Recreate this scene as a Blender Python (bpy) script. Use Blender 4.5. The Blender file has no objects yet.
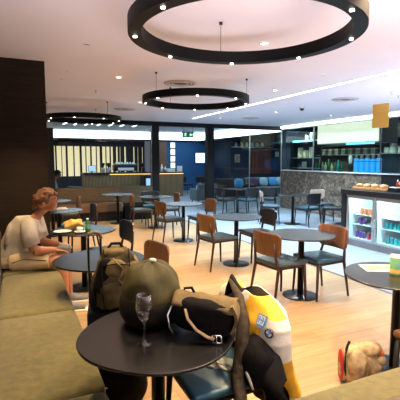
import bpy, bmesh, math, random
from mathutils import Vector, Matrix, noise
random.seed(7)
S = bpy.context.scene
C = S.collection
R = math.radians
PI = math.pi

# ------------------------------------------------------------ camera
cam_d = bpy.data.cameras.new('camera'); cam = bpy.data.objects.new('camera', cam_d); C.objects.link(cam)
cam_d.sensor_width = 36; cam_d.lens = 36.0; cam_d.clip_start = 0.02
cam.location = (0, 0, 1.6)
cam.rotation_euler = (PI/2 - math.atan(0.1), 0, R(-24.6))
S.camera = cam
# ------------------------------------------------------------ world, exposure
S.view_settings.view_transform = 'Standard'; S.view_settings.look = 'None'
S.view_settings.exposure = 0.28; S.view_settings.gamma = 1.0
S.view_settings.use_curve_mapping = False
W = bpy.data.worlds.new('world'); S.world = W; W.use_nodes = True
bgn = W.node_tree.nodes['Background']; bgn.inputs[0].default_value = (0.80, 0.84, 1.0, 1); bgn.inputs[1].default_value = 0.12

WARM = (1.0, 0.70, 0.39); COOL = (0.54, 0.78, 1.0); NEUT = (1.0, 0.92, 0.86)
def spot(name, loc, power, col, size=110, blend=0.6, rad=0.04, aim=None):
    d = bpy.data.lights.new(name, 'SPOT'); d.energy = power; d.color = col; d.spot_size = R(size); d.spot_blend = blend; d.shadow_soft_size = rad
    o = bpy.data.objects.new(name, d); C.objects.link(o); o.location = loc
    if aim: o.rotation_euler = (Vector(aim) - Vector(loc)).to_track_quat('-Z', 'Y').to_euler()
    return o
def area(name, loc, power, col, sx, sy, aim, spread=180):
    d = bpy.data.lights.new(name, 'AREA'); d.shape = 'RECTANGLE'; d.energy = power; d.color = col; d.size = sx; d.size_y = sy; d.spread = R(spread)
    o = bpy.data.objects.new(name, d); C.objects.link(o); o.location = loc
    o.rotation_euler = (Vector(aim) - Vector(loc)).to_track_quat('-Z', 'Y').to_euler()
    return o
# downlights over the dining floor (x, y, power, colour, cone)
DOWN = [
    # warm ones along the banquette and the near tables
    (0.15, 2.9, 190, WARM, 80), (0.1, 4.2, 190, WARM, 80), (1.29, 5.42, 190, WARM, 105), (2.18, 3.3, 420, WARM, 105),
    (1.9, 1.6, 330, WARM, 105), (2.2, 7.54, 260, WARM, 110), (1.5, 9.3, 220, WARM, 110),
    # neutral to cool ones over the grey floor
    (3.77, 5.38, 260, NEUT, 110), (4.93, 9.5, 520, COOL, 125), (5.49, 7.79, 560, COOL, 125), (5.0, 5.9, 480, COOL, 125),
    (7.16, 7.83, 420, COOL, 120), (4.9, 3.6, 260, COOL, 110), (3.6, 8.8, 240, COOL, 110),
]
for x, y, p, c, s in DOWN:
    spot('downlight_beam', (x, y, 2.66), p*0.72, c, s)
# unseen fill lights added to stand in for daylight on the ceiling
area('window_daylight', (2.0, -1.4, 0.4), 250, (1.0, 0.84, 0.86), 6.0, 2.0, (2.4, 0.4, 2.7), 80)
area('window_daylight', (7.6, 1.6, 0.6), 110, (0.78, 0.84, 1.0), 3.0, 1.5, (6.8, 3.2, 2.7), 80)
# beyond the glass screen
area('cove_wash', (4.5, 16.0, 2.9), 90, COOL, 6.0, 4.0, (4.5, 16.0, 0))
area('lounge_wash', (10.5, 14.5, 2.5), 50, COOL, 2.5, 2.5, (10.5, 14.5, 0))
area('kitchen_wash', (9.0, 8.8, 2.0), 12, (0.75, 1.0, 0.9), 0.6, 3.0, (9.0, 8.8, 0))
spot('kitchen_beam', (8.36, 10.5, 2.75), 130, (0.9, 1.0, 0.9), 100, 0.6, 0.05, (8.65, 10.5, 1.5))  # added spot to brighten the jars, no lamp modelled here
spot('kitchen_beam', (9.0, 7.7, 2.75), 160, (1.0, 0.97, 0.9), 100, 0.6, 0.05, (9.6, 7.7, 1.8))  # second added spot, lifts the white pots on the open shelves
spot('blue_wall_beam', (7.9, 17.3, 2.85), 70, (0.5, 0.78, 1.0), 120, 0.8, 0.1, (7.9, 19.5, 1.4))

# ------------------------------------------------------------ materials
def newmat(name):
    m = bpy.data.materials.new(name); m.use_nodes = True
    nt = m.node_tree; b = nt.nodes['Principled BSDF']
    return m, nt, b
def mat(name, col, rough=0.5, metal=0.0, var=0.12, scale=12.0, bump=0.0, spec=0.5, stretch=None, coat=0.0, bscale=None, trans=0.0, ior=1.45, sheen=0.0):
    m, nt, b = newmat(name)
    b.inputs['Roughness'].default_value = rough; b.inputs['Metallic'].default_value = metal
    b.inputs['Specular IOR Level'].default_value = spec; b.inputs['Coat Weight'].default_value = coat
    b.inputs['Transmission Weight'].default_value = trans; b.inputs['IOR'].default_value = ior
    b.inputs['Sheen Weight'].default_value = sheen
    tc = nt.nodes.new('ShaderNodeTexCoord'); mp = nt.nodes.new('ShaderNodeMapping')
    if stretch: mp.inputs['Scale'].default_value = stretch
    nt.links.new(tc.outputs['Object'], mp.inputs['Vector'])
    n = nt.nodes.new('ShaderNodeTexNoise'); n.inputs['Scale'].default_value = scale; n.inputs['Detail'].default_value = 5
    nt.links.new(mp.outputs['Vector'], n.inputs['Vector'])
    r = nt.nodes.new('ShaderNodeValToRGB')
    r.color_ramp.elements[0].position = 0.3; r.color_ramp.elements[1].position = 0.7
    r.color_ramp.elements[0].color = tuple(max(0, c*(1-var)) for c in col) + (1,)
    r.color_ramp.elements[1].color = tuple(min(1, c*(1+var)) for c in col) + (1,)
    nt.links.new(n.outputs['Fac'], r.inputs['Fac']); nt.links.new(r.outputs['Color'], b.inputs['Base Color'])
    if bump:
        n2 = nt.nodes.new('ShaderNodeTexNoise'); n2.inputs['Scale'].default_value = bscale or scale*6; n2.inputs['Detail'].default_value = 3
        nt.links.new(mp.outputs['Vector'], n2.inputs['Vector'])
        bp = nt.nodes.new('ShaderNodeBump'); bp.inputs['Strength'].default_value = bump; bp.inputs['Distance'].default_value = 0.01
        nt.links.new(n2.outputs['Fac'], bp.inputs['Height']); nt.links.new(bp.outputs['Normal'], b.inputs['Normal'])
    return m
def emit(name, col, strength):
    m, nt, b = newmat(name)
    b.inputs['Base Color'].default_value = col + (1,); b.inputs['Emission Color'].default_value = col + (1,)
    b.inputs['Emission Strength'].default_value = strength
    return m
def planks(name, c1, c2, mortar, bw, bh, rough, gap=0.003, seed=0, rot=0.0):
    m, nt, b = newmat(name); b.inputs['Roughness'].default_value = rough
    tc = nt.nodes.new('ShaderNodeTexCoord'); mp = nt.nodes.new('ShaderNodeMapping'); mp.inputs['Location'].default_value = (seed, seed*0.7, 0)
    mp.inputs['Rotation'].default_value = (0, 0, rot)
    nt.links.new(tc.outputs['Object'], mp.inputs['Vector'])
    br = nt.nodes.new('ShaderNodeTexBrick'); br.inputs['Scale'].default_value = 1; br.inputs['Brick Width'].default_value = bw; br.inputs['Row Height'].default_value = bh
    br.inputs['Mortar Size'].default_value = gap; br.inputs['Color1'].default_value = c1+(1,); br.inputs['Color2'].default_value = c2+(1,); br.inputs['Mortar'].default_value = mortar+(1,)
    br.inputs['Bias'].default_value = 0.0; br.offset = 0.37
    nt.links.new(mp.outputs['Vector'], br.inputs['Vector'])
    mp2 = nt.nodes.new('ShaderNodeMapping'); mp2.inputs['Scale'].default_value = (1.2, 14, 1); mp2.inputs['Rotation'].default_value = (0, 0, rot); nt.links.new(tc.outputs['Object'], mp2.inputs['Vector'])
    n = nt.nodes.new('ShaderNodeTexNoise'); n.inputs['Scale'].default_value = 2.0; n.inputs['Detail'].default_value = 6; nt.links.new(mp2.outputs['Vector'], n.inputs['Vector'])
    mx = nt.nodes.new('ShaderNodeMix'); mx.data_type = 'RGBA'; mx.blend_type = 'MULTIPLY'; mx.inputs[0].default_value = 0.55
    rp = nt.nodes.new('ShaderNodeValToRGB'); rp.color_ramp.elements[0].position = 0.32; rp.color_ramp.elements[0].color = (0.62, 0.56, 0.52, 1); rp.color_ramp.elements[1].position = 0.62; rp.color_ramp.elements[1].color = (1, 1, 1, 1)
    nt.links.new(n.outputs['Fac'], rp.inputs['Fac']); nt.links.new(br.outputs['Color'], mx.inputs[6]); nt.links.new(rp.outputs['Color'], mx.inputs[7])
    nt.links.new(mx.outputs[2], b.inputs['Base Color'])
    return m
def waves(name, c1, c2, scale, rough=0.5, direction='X', bump=0.5, profile='SIN', lo=0.2, hi=0.6):
    m, nt, b = newmat(name); b.inputs['Roughness'].default_value = rough
    tc = nt.nodes.new('ShaderNodeTexCoord'); w = nt.nodes.new('ShaderNodeTexWave'); w.bands_direction = direction; w.inputs['Scale'].default_value = scale; w.wave_profile = profile
    nt.links.new(tc.outputs['Object'], w.inputs['Vector'])
    r = nt.nodes.new('ShaderNodeValToRGB'); r.color_ramp.elements[0].color = c1+(1,); r.color_ramp.elements[1].color = c2+(1,); r.color_ramp.elements[0].position = lo; r.color_ramp.elements[1].position = hi
    nt.links.new(w.outputs['Fac'], r.inputs['Fac']); nt.links.new(r.outputs['Color'], b.inputs['Base Color'])
    if bump:
        bp = nt.nodes.new('ShaderNodeBump'); bp.inputs['Strength'].default_value = bump; bp.inputs['Distance'].default_value = 0.02
        nt.links.new(w.outputs['Fac'], bp.inputs['Height']); nt.links.new(bp.outputs['Normal'], b.inputs['Normal'])
    return m
def glassmat(name, tint=(0.95, 0.98, 0.98), refl=0.9, blend=0.2):
    m = bpy.data.materials.new(name); m.use_nodes = True; nt = m.node_tree; nt.nodes.clear()
    o = nt.nodes.new('ShaderNodeOutputMaterial'); t = nt.nodes.new('ShaderNodeBsdfTransparent'); t.inputs[0].default_value = tint+(1,)
    g = nt.nodes.new('ShaderNodeBsdfGlossy'); g.inputs['Roughness'].default_value = 0.02; g.inputs[0].default_value = (refl, refl, refl, 1)
    f = nt.nodes.new('ShaderNodeFresnel'); f.inputs['IOR'].default_value = 1.0 + blend*2.5
    mx = nt.nodes.new('ShaderNodeMixShader'); ge = nt.nodes.new('ShaderNodeNewGeometry'); inv = nt.nodes.new('ShaderNodeMath'); inv.operation = 'SUBTRACT'; inv.inputs[0].default_value = 1.0
    nt.links.new(ge.outputs['Backfacing'], inv.inputs[1]); mu = nt.nodes.new('ShaderNodeMath'); mu.operation = 'MULTIPLY'; nt.links.new(f.outputs[0], mu.inputs[0]); nt.links.new(inv.outputs[0], mu.inputs[1])
    nt.links.new(mu.outputs[0], mx.inputs[0]); nt.links.new(t.outputs[0], mx.inputs[1]); nt.links.new(g.outputs[0], mx.inputs[2]); nt.links.new(mx.outputs[0], o.inputs[0])
    return m

def edgeglass(name):
    m = bpy.data.materials.new(name); m.use_nodes = True; nt = m.node_tree; nt.nodes.clear()
    o = nt.nodes.new('ShaderNodeOutputMaterial'); t = nt.nodes.new('ShaderNodeBsdfTransparent'); t.inputs[0].default_value = (.97, .97, .97, 1)
    g = nt.nodes.new('ShaderNodeBsdfGlossy'); g.inputs['Roughness'].default_value = 0.04; g.inputs[0].default_value = (1, 1, 1, 1)
    f = nt.nodes.new('ShaderNodeLayerWeight'); f.inputs[0].default_value = 0.22
    mx = nt.nodes.new('ShaderNodeMixShader'); nt.links.new(f.outputs[1], mx.inputs[0]); nt.links.new(t.outputs[0], mx.inputs[1]); nt.links.new(g.outputs[0], mx.inputs[2]); nt.links.new(mx.outputs[0], o.inputs[0])
    return m

M = {}
M['ceiling'] = mat('ceiling_paint', (0.76, 0.75, 0.83), 0.85, var=0.02, scale=2)
M['far_ceiling'] = mat('pale_blue_ceiling_paint', (0.66, 0.72, 0.80), 0.8, var=0.03, scale=2)
M['wood_floor'] = planks('oak_boards', (0.47, 0.31, 0.148), (0.37, 0.235, 0.108), (0.20, 0.115, 0.06), 1.5, 0.19, 0.38, 0.002)
M['grey_floor'] = planks('grey_vinyl_boards', (0.36, 0.41, 0.46), (0.31, 0.36, 0.41), (0.20, 0.23, 0.27), 1.5, 0.3, 0.34, 0.002, seed=3)
M['strip'] = mat('floor_strip_metal', (0.10, 0.10, 0.11), 0.4, 0.6)
M['panel'] = mat('dark_oak_panel', (0.022, 0.014, 0.008), 0.7, spec=0.2, var=0.25, scale=4, stretch=(1, 1, 14))
M['black'] = mat('black_paint', (0.010, 0.010, 0.011), 0.5, var=0.1)
M['blackmetal'] = mat('black_powder_coat', (0.012, 0.012, 0.013), 0.35, 0.3, var=0.1)
M['ringblack'] = mat('ring_black', (0.003, 0.003, 0.003), 0.5, var=0.1, spec=0.15)
M['steel'] = mat('brushed_steel', (0.55, 0.56, 0.57), 0.32, 0.9, var=0.06, scale=8, stretch=(1, 20, 1))
M['chrome'] = mat('chrome', (0.8, 0.8, 0.8), 0.12, 1.0, var=0.03)
M['dark_beam'] = mat('dark_bronze', (0.010, 0.010, 0.012), 0.5, 0.0, spec=0.2)
M['column'] = mat('dark_column', (0.010, 0.009, 0.010), 0.6, var=0.15, spec=0.2)
M['bluewall'] = mat('blue_wall_paint', (0.016, 0.085, 0.22), 0.7, var=0.08, scale=3)
M['navywall'] = mat('navy_wall_paint', (0.012, 0.024, 0.050), 0.6, var=0.2, scale=3)
M['brownpanel'] = mat('brown_panel', (0.16, 0.075, 0.035), 0.5, var=0.2, scale=5, stretch=(8, 1, 1))
M['brick'] = planks('dark_brick', (0.035, 0.032, 0.034), (0.055, 0.05, 0.05), (0.10, 0.10, 0.11), 0.22, 0.075, 0.5, 0.006)
M['redbrick'] = planks('red_brick', (0.22, 0.06, 0.03), (0.15, 0.045, 0.03), (0.06, 0.04, 0.03), 0.22, 0.075, 0.6, 0.008)
M['tabletop'] = mat('charcoal_laminate', (0.007, 0.0065, 0.007), 0.27, var=0.12, scale=30, spec=0.8)
M['walnut'] = mat('walnut_veneer', (0.125, 0.056, 0.021), 0.38, var=0.28, scale=6, stretch=(9, 1, 1), coat=0.2)
M['walnut_striped'] = mat('striped_walnut_veneer', (0.17, 0.078, 0.048), 0.38, var=0.7, scale=3.0, stretch=(5, 0.2, 0.2), coat=0.2)
M['paleback'] = mat('pale_beech_veneer', (0.40, 0.28, 0.22), 0.4, var=0.15, scale=6, stretch=(9, 1, 1))  # paler tone: the light on these backs is put into the colour
M['blackback'] = mat('black_stained_veneer', (0.014, 0.013, 0.014), 0.4, var=0.2, scale=6)
M['legwood'] = mat('dark_walnut_leg', (0.040, 0.017, 0.009), 0.45, var=0.2, scale=10)
M['legblack'] = mat('black_leg', (0.008, 0.007, 0.007), 0.5, var=0.2, scale=10)
M['seatblue'] = mat('slate_blue_vinyl', (0.055, 0.085, 0.105), 0.36, var=0.1, scale=18, bump=0.1)
M['seatteal'] = mat('teal_vinyl', (0.035, 0.11, 0.15), 0.34, var=0.1, scale=18, bump=0.1)
M['seatblack'] = mat('black_vinyl', (0.02, 0.021, 0.024), 0.35, var=0.1, scale=18, bump=0.1)
M['sofa'] = mat('olive_chenille', (0.128, 0.112, 0.032), 0.9, var=0.22, scale=22, bump=0.5, bscale=160, sheen=0.2)
M['sofa_dark'] = mat('brown_chenille', (0.14, 0.105, 0.06), 0.9, var=0.2, scale=22, bump=0.4, bscale=160)
M['plinth'] = mat('sofa_plinth', (0.012, 0.010, 0.009), 0.6)
M['bench'] = mat('tan_bench_leather', (0.17, 0.105, 0.06), 0.5, var=0.15, scale=8, bump=0.1)
M['skin'] = mat('skin', (0.43, 0.18, 0.085), 0.5, var=0.08, scale=30, sheen=0.1)
M['hair'] = mat('reddish_brown_hair', (0.14, 0.055, 0.02), 0.6, var=0.5, scale=30, bump=0.9, bscale=70, stretch=(1, 1, 0.4))
M['shirt'] = mat('khaki_grey_tshirt', (0.50, 0.45, 0.35), 0.9, var=0.08, scale=14, bump=0.25, bscale=40)
M['shorts'] = mat('beige_shorts', (0.55, 0.42, 0.22), 0.9, var=0.1, scale=14, bump=0.25, bscale=40)
M['eyewhite'] = mat('eye_white', (0.7, 0.68, 0.65), 0.3, var=0.02)
M['eyedark'] = mat('eye_dark', (0.02, 0.015, 0.01), 0.3)
M['lip'] = mat('lip', (0.40, 0.16, 0.12), 0.5)
M['white'] = mat('white_ceramic', (0.82, 0.82, 0.80), 0.25, var=0.03)
M['paper'] = mat('white_paper', (0.82, 0.80, 0.78), 0.8, var=0.03)
M['cream'] = mat('cream_paper', (0.75, 0.70, 0.52), 0.8, var=0.04)
M['yellowpaper'] = mat('yellow_bread_wrap', (0.80, 0.52, 0.12), 0.6, var=0.15, scale=20, bump=0.5, bscale=30)
M['bluewrap'] = mat('blue_wrap', (0.05, 0.16, 0.25), 0.5)
M['greenlabel'] = mat('green_tin', (0.16, 0.40, 0.22), 0.4, var=0.15, scale=20)
M['greenglass'] = mat('green_bottle_glass', (0.05, 0.20, 0.07), 0.12, var=0.1)
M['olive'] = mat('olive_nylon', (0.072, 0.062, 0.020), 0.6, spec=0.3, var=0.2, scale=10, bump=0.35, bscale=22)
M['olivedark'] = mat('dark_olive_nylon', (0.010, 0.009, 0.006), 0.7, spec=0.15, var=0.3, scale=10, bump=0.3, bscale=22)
M['khaki'] = mat('khaki_canvas', (0.15, 0.11, 0.048), 0.75, spec=0.2, var=0.25, scale=14, bump=0.4, bscale=40)
M['packolive'] = mat('olive_brown_canvas', (0.070, 0.053, 0.024), 0.75, spec=0.2, var=0.45, scale=12, bump=0.5, bscale=30)
M['blackcloth'] = mat('black_cloth', (0.006, 0.0055, 0.0055), 0.8, spec=0.15, var=0.3, scale=12, bump=0.5, bscale=25)
M['whitecloth'] = mat('ivory_textile', (0.70, 0.66, 0.55), 0.75, var=0.08, scale=14, bump=0.4, bscale=25)
M['yellowcloth'] = mat('yellow_textile', (0.85, 0.47, 0.03), 0.7, var=0.12, scale=14, bump=0.4, bscale=25)
M['grey_cloth'] = mat('grey_textile', (0.20, 0.20, 0.19), 0.8, var=0.2, scale=20, bump=0.3)
M['palecloth'] = mat('pale_grey_green_cloth', (0.50, 0.54, 0.48), 0.8, var=0.08, scale=14, bump=0.3)
M['beige'] = mat('beige_canvas', (0.34, 0.26, 0.145), 0.8, var=0.45, scale=20, bump=0.5, bscale=30)
M['zipbrown'] = mat('brown_black_quilting', (0.045, 0.034, 0.020), 0.7, var=0.5, scale=30, bump=0.6, bscale=50, spec=0.2)
M['red'] = mat('red_nylon', (0.36, 0.012, 0.010), 0.6, var=0.15)
M['orange'] = mat('orange_nylon', (0.80, 0.16, 0.03), 0.6, var=0.1)
M['emblemblue'] = mat('emblem_blue', (0.12, 0.30, 0.55), 0.4, var=0.05)
M['emblemwhite'] = mat('emblem_white', (0.8, 0.8, 0.8), 0.4, var=0.03)
M['tan_strap'] = mat('tan_webbing', (0.16, 0.11, 0.06), 0.7, var=0.2, scale=40)
M['suitcase'] = mat('black_suitcase_nylon', (0.006, 0.006, 0.007), 0.75, spec=0.2, var=0.2, scale=40, bump=0.3)
M['glass'] = glassmat('clear_pane', (0.90, 0.94, 0.95), 0.85, 0.2)
M['kitchenglass'] = glassmat('kitchen_pane', (0.86, 0.95, 0.93), 0.85, 0.2)
M['fridgeglass'] = glassmat('fridge_pane', (0.94, 0.98, 0.98), 0.7, 0.16)
M['wineglass'] = edgeglass('wine_glass')
M['wine'] = mat('red_wine', (0.012, 0.002, 0.003), 0.05, var=0.05)
M['led'] = emit('white_led', (1.0, 0.97, 0.93), 7.0)
M['ledcool'] = emit('cool_led', (0.70, 0.90, 1.0), 6.0)
M['ledcyan'] = emit('cyan_led', (0.20, 0.75, 1.0), 1.6)
M['spotglow'] = emit('spot_lens', (1.0, 0.92, 0.80), 14.0)
M['cove'] = emit('cove_glow', (0.74, 0.90, 1.0), 3.2)
M['barglow'] = emit('amber_strip', (1.0, 0.62, 0.16), 2.0)
M['curtain'] = emit('backlit_curtain', (1.0, 0.82, 0.46), 0.75)
M['hoodglow'] = emit('lit_hood_panel', (0.95, 0.90, 0.70), 0.65)
M['hoodglow2'] = emit('lit_hood_band', (1.0, 0.98, 0.80), 0.85)
M['artglow'] = emit('lit_art_panel', (0.85, 0.88, 0.72), 0.8)
M['screen'] = emit('tv_screen', (0.75, 0.93, 1.0), 1.1)
M['screenblue'] = emit('tv_screen_blue', (0.12, 0.45, 0.70), 0.9)
M['monitor'] = emit('monitor_screen', (0.45, 0.70, 0.95), 0.6)
M['exitgreen'] = emit('exit_sign_green', (0.01, 0.14, 0.07), 0.5)
M['exitwhite'] = emit('exit_sign_pictogram', (0.70, 1.0, 0.85), 0.9)
M['fridgelight'] = emit('fridge_tube', (0.72, 0.93, 1.0), 110.0)
M['fridgewall'] = mat('fridge_liner', (0.78, 0.88, 0.90), 0.5, var=0.02)
M['kitchenglow'] = emit('shelf_strip', (0.55, 1.0, 0.85), 2.0)
M['counterblack'] = mat('black_counter', (0.012, 0.012, 0.013), 0.35, var=0.1)
M['kick'] = mat('kick_plate', (0.34, 0.34, 0.34), 0.45, 0.4)
M['ribbed'] = waves('ribbed_oak', (0.07, 0.042, 0.02), (0.38, 0.25, 0.12), 5.5, 0.6, 'X', 0.6)
M['marble'] = None
M['board'] = mat('chopping_board', (0.55, 0.25, 0.09), 0.5, var=0.2, scale=6, stretch=(1, 9, 1))
M['bread'] = mat('bread_crust', (0.50, 0.22, 0.07), 0.7, var=0.3, scale=14, bump=0.5)
M['pastry'] = mat('pastry', (0.70, 0.42, 0.17), 0.7, var=0.3, scale=18, bump=0.4)
M['amber'] = mat('amber_acrylic', (0.72, 0.40, 0.07), 0.45, var=0.04, scale=3)
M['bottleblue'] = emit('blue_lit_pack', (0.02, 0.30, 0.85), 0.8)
M['cushblue'] = mat('blue_cushion', (0.10, 0.42, 0.75), 0.85, var=0.1)
M['cushteal'] = mat('pale_teal_cushion', (0.40, 0.58, 0.60), 0.85, var=0.1)
M['cushplum'] = mat('plum_cushion', (0.10, 0.04, 0.10), 0.85, var=0.1)
M['greyfab'] = mat('slate_fabric', (0.16, 0.19, 0.21), 0.85, var=0.15, scale=20, bump=0.2)
M['brownfab'] = mat('dark_brown_fabric', (0.055, 0.040, 0.035), 0.85, var=0.15, scale=20, bump=0.2)
M['teal_can'] = mat('teal_can', (0.02, 0.42, 0.45), 0.3, 0.2)
M['red_can'] = mat('red_can', (0.50, 0.03, 0.08), 0.3, 0.2)
M['purple_can'] = mat('purple_can', (0.14, 0.06, 0.32), 0.3, 0.2)
M['orange_can'] = mat('orange_can', (0.60, 0.22, 0.10), 0.3, 0.2)
M['white_can'] = mat('white_can', (0.6, 0.62, 0.62), 0.3, 0.2)
M['jar'] = mat('cream_jar', (0.80, 0.74, 0.52), 0.4, var=0.05)
M['vent'] = mat('vent_paint', (0.50, 0.48, 0.50), 0.6, var=0.05)
M['ventdark'] = mat('vent_core', (0.05, 0.05, 0.055), 0.6)
M['picture'] = mat('picture_print', (0.36, 0.28, 0.20), 0.6, var=0.5, scale=6)
M['greenjacket'] = mat('dark_green_jacket', (0.018, 0.042, 0.024), 0.8, var=0.15)

# marble / twig panel
m, nt, b = newmat('twig_veined_stone'); b.inputs['Roughness'].default_value = 0.4
tc = nt.nodes.new('ShaderNodeTexCoord'); w = nt.nodes.new('ShaderNodeTexNoise'); w.inputs['Scale'].default_value = 4.2; w.inputs['Detail'].default_value = 12; w.inputs['Roughness'].default_value = 0.78; w.inputs['Distortion'].default_value = 2.2
nt.links.new(tc.outputs['Object'], w.inputs['Vector'])
r = nt.nodes.new('ShaderNodeValToRGB'); e = r.color_ramp.elements; e[0].position = 0.36; e[0].color = (0.045, 0.028, 0.018, 1); e[1].position = 0.66; e[1].color = (0.62, 0.49, 0.36, 1)
k = e.new(0.52); k.color = (0.20, 0.145, 0.10, 1)
nt.links.new(w.outputs['Fac'], r.inputs['Fac']); nt.links.new(r.outputs['Color'], b.inputs['Base Color']); M['marble'] = m

# ------------------------------------------------------------ mesh builders
class MB:
    def __init__(s): s.bm = bmesh.new(); s.mats = []
    def mi(s, mt):
        if mt is None: return 0
        if mt not in s.mats: s.mats.append(mt)
        return s.mats.index(mt)
    def box(s, x0, x1, y0, y1, z0, z1, bev=0, mt=None, mtx=None, seg=2):
        before = set(s.bm.faces)
        r = bmesh.ops.create_cube(s.bm, size=1)
        vs = r['verts']
        for v in vs: v.co = Vector(((x0+x1)/2 + v.co.x*(x1-x0), (y0+y1)/2 + v.co.y*(y1-y0), (z0+z1)/2 + v.co.z*(z1-z0)))
        if bev:
            es = list({e for v in vs for e in v.link_edges})
            bmesh.ops.bevel(s.bm, geom=es, offset=bev, segments=seg, affect='EDGES', profile=0.6)
        new = [f for f in s.bm.faces if f not in before]; i = s.mi(mt)
        for f in new: f.material_index = i
        if mtx is not None:
            for v in {v for f in new for v in f.verts}: v.co = mtx @ v.co
        return s
    def _ring(s, c, d, rad, n, up=None):
        d = d.normalized(); a = Vector((0, 0, 1)) if abs(d.z) < 0.95 else Vector((1, 0, 0))
        if up is not None: a = up
        u = d.cross(a).normalized(); v = d.cross(u)
        ru, rv = rad if isinstance(rad, tuple) else (rad, rad)
        return [s.bm.verts.new(c + u*ru*math.cos(2*PI*k/n) + v*rv*math.sin(2*PI*k/n)) for k in range(n)]
    def tube(s, pts, rads, n=10, mt=None, cap=True, closed=False, up=None):
        pts = [Vector(p) for p in pts]
        if not isinstance(rads, list): rads = [rads]*len(pts)
        rings = []; i = s.mi(mt)
        for k, p in enumerate(pts):
            if closed: d = pts[(k+1) % len(pts)] - pts[k-1]
            else: d = (pts[min(k+1, len(pts)-1)] - pts[max(k-1, 0)])
            rings.append(s._ring(p, d, rads[k], n, up))
        m = len(rings)
        for k in range(m if closed else m-1):
            a, bb = rings[k], rings[(k+1) % m]
            for j in range(n):
                f = s.bm.faces.new((a[j], a[(j+1) % n], bb[(j+1) % n], bb[j])); f.material_index = i; f.smooth = True
        if cap and not closed:
            for rg in (rings[0], rings[-1]):
                f = s.bm.faces.new(rg); f.material_index = i
        return s
    def lathe(s, prof, cx=0, cy=0, n=32, mt=None, sq=2.0, cap=True):
        rings = []; i = s.mi(mt)
        for rr, z in prof:
            vs = []
            for k in range(n):
                a = 2*PI*k/n; c, t = math.cos(a), math.sin(a)
                q = (abs(c)**sq + abs(t)**sq) ** (-1/sq)
                vs.append(s.bm.verts.new((cx + rr*c*q, cy + rr*t*q, z)))
            rings.append(vs)
        for a, bb in zip(rings, rings[1:]):
            for j in range(n):
                f = s.bm.faces.new((a[j], a[(j+1) % n], bb[(j+1) % n], bb[j])); f.material_index = i; f.smooth = True
        if cap:
            for rg in (rings[0], rings[-1]):
                f = s.bm.faces.new(rg); f.material_index = i
        return s
    def grid(s, fn, nu, nv, mt=None, matfn=None):
        vs = [[s.bm.verts.new(fn(i/nu, j/nv)) for j in range(nv+1)] for i in range(nu+1)]; i0 = s.mi(mt)
        for i in range(nu):
            for j in range(nv):
                f = s.bm.faces.new((vs[i][j], vs[i+1][j], vs[i+1][j+1], vs[i][j+1])); f.smooth = True
                f.material_index = s.mi(matfn((i+.5)/nu, (j+.5)/nv)) if matfn else i0
        return s
    def slab(s, fn, nu, nv, th, mt=None):
        """a curved sheet with thickness; fn(u, v) -> (point, normal)"""
        i0 = s.mi(mt)
        A = [[None]*(nv+1) for _ in range(nu+1)]; B = [[None]*(nv+1) for _ in range(nu+1)]
        for i in range(nu+1):
            for j in range(nv+1):
                p, nn = fn(i/nu, j/nv); A[i][j] = s.bm.verts.new(p + nn*th/2); B[i][j] = s.bm.verts.new(p - nn*th/2)
        def q(a, bq, c, d, sm):
            f = s.bm.faces.new((a, bq, c, d)); f.material_index = i0; f.smooth = sm
        for i in range(nu):
            for j in range(nv):
                q(A[i][j], A[i+1][j], A[i+1][j+1], A[i][j+1], True); q(B[i][j+1], B[i+1][j+1], B[i+1][j], B[i][j], True)
        for i in range(nu):
            q(A[i+1][0], A[i][0], B[i][0], B[i+1][0], False); q(A[i][nv], A[i+1][nv], B[i+1][nv], B[i][nv], False)
        for j in range(nv):
            q(A[0][j], A[0][j+1], B[0][j+1], B[0][j], False); q(A[nu][j+1], A[nu][j], B[nu][j], B[nu][j+1], False)
        return s
    def blob(s, c, r, p=2.0, n=24, nz=0.0, nf=3.0, mt=None, rot=None, fn=None):
        """superellipsoid with an optional noise wobble"""
        i0 = s.mi(mt); c = Vector(c); h = n//2
        def sg(x, e): return math.copysign(abs(x)**e, x)
        e = 2.0/p; rows = []
        for a in range(1, h):
            th = -PI/2 + PI*a/h; row = []
            for k in range(n):
                ph = 2*PI*k/n
                q = Vector((r[0]*sg(math.cos(th), e)*sg(math.cos(ph), e), r[1]*sg(math.cos(th), e)*sg(math.sin(ph), e), r[2]*sg(math.sin(th), e)))
                row.append(q)
            rows.append(row)
        bot, top = Vector((0, 0, -r[2])), Vector((0, 0, r[2]))
        def fin(q):
            if fn: q = fn(q)
            if nz: q = q*(1 + nz*noise.noise((q + c)*nf))
            if rot is not None: q = rot @ q
            return s.bm.verts.new(q + c)
        V = [[fin(q) for q in row] for row in rows]; vb, vt = fin(bot), fin(top)
        fs = []
        for a, bb in zip(V, V[1:]):
            for k in range(n): fs.append(s.bm.faces.new((a[k], a[(k+1) % n], bb[(k+1) % n], bb[k])))
        for k in range(n):
            fs.append(s.bm.faces.new((vb, V[0][(k+1) % n], V[0][k]))); fs.append(s.bm.faces.new((vt, V[-1][k], V[-1][(k+1) % n])))
        for f in fs: f.material_index = i0; f.smooth = True
        return s
    def prism(s, poly, z0, z1, mt=None):
        i0 = s.mi(mt); a = [s.bm.verts.new((x, y, z0)) for x, y in poly]; bb = [s.bm.verts.new((x, y, z1)) for x, y in poly]; n = len(poly)
        for k in range(n): s.bm.faces.new((a[k], a[(k+1) % n], bb[(k+1) % n], bb[k])).material_index = i0
        s.bm.faces.new(a[::-1]).material_index = i0; s.bm.faces.new(bb).material_index = i0
        return s
    def mesh(s, name, m=None):
        bmesh.ops.recalc_face_normals(s.bm, faces=s.bm.faces[:])
        me = bpy.data.meshes.new(name); s.bm.to_mesh(me); s.bm.free()
        for x in (s.mats if s.mats else [m]): me.materials.append(x)
        return me
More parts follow.
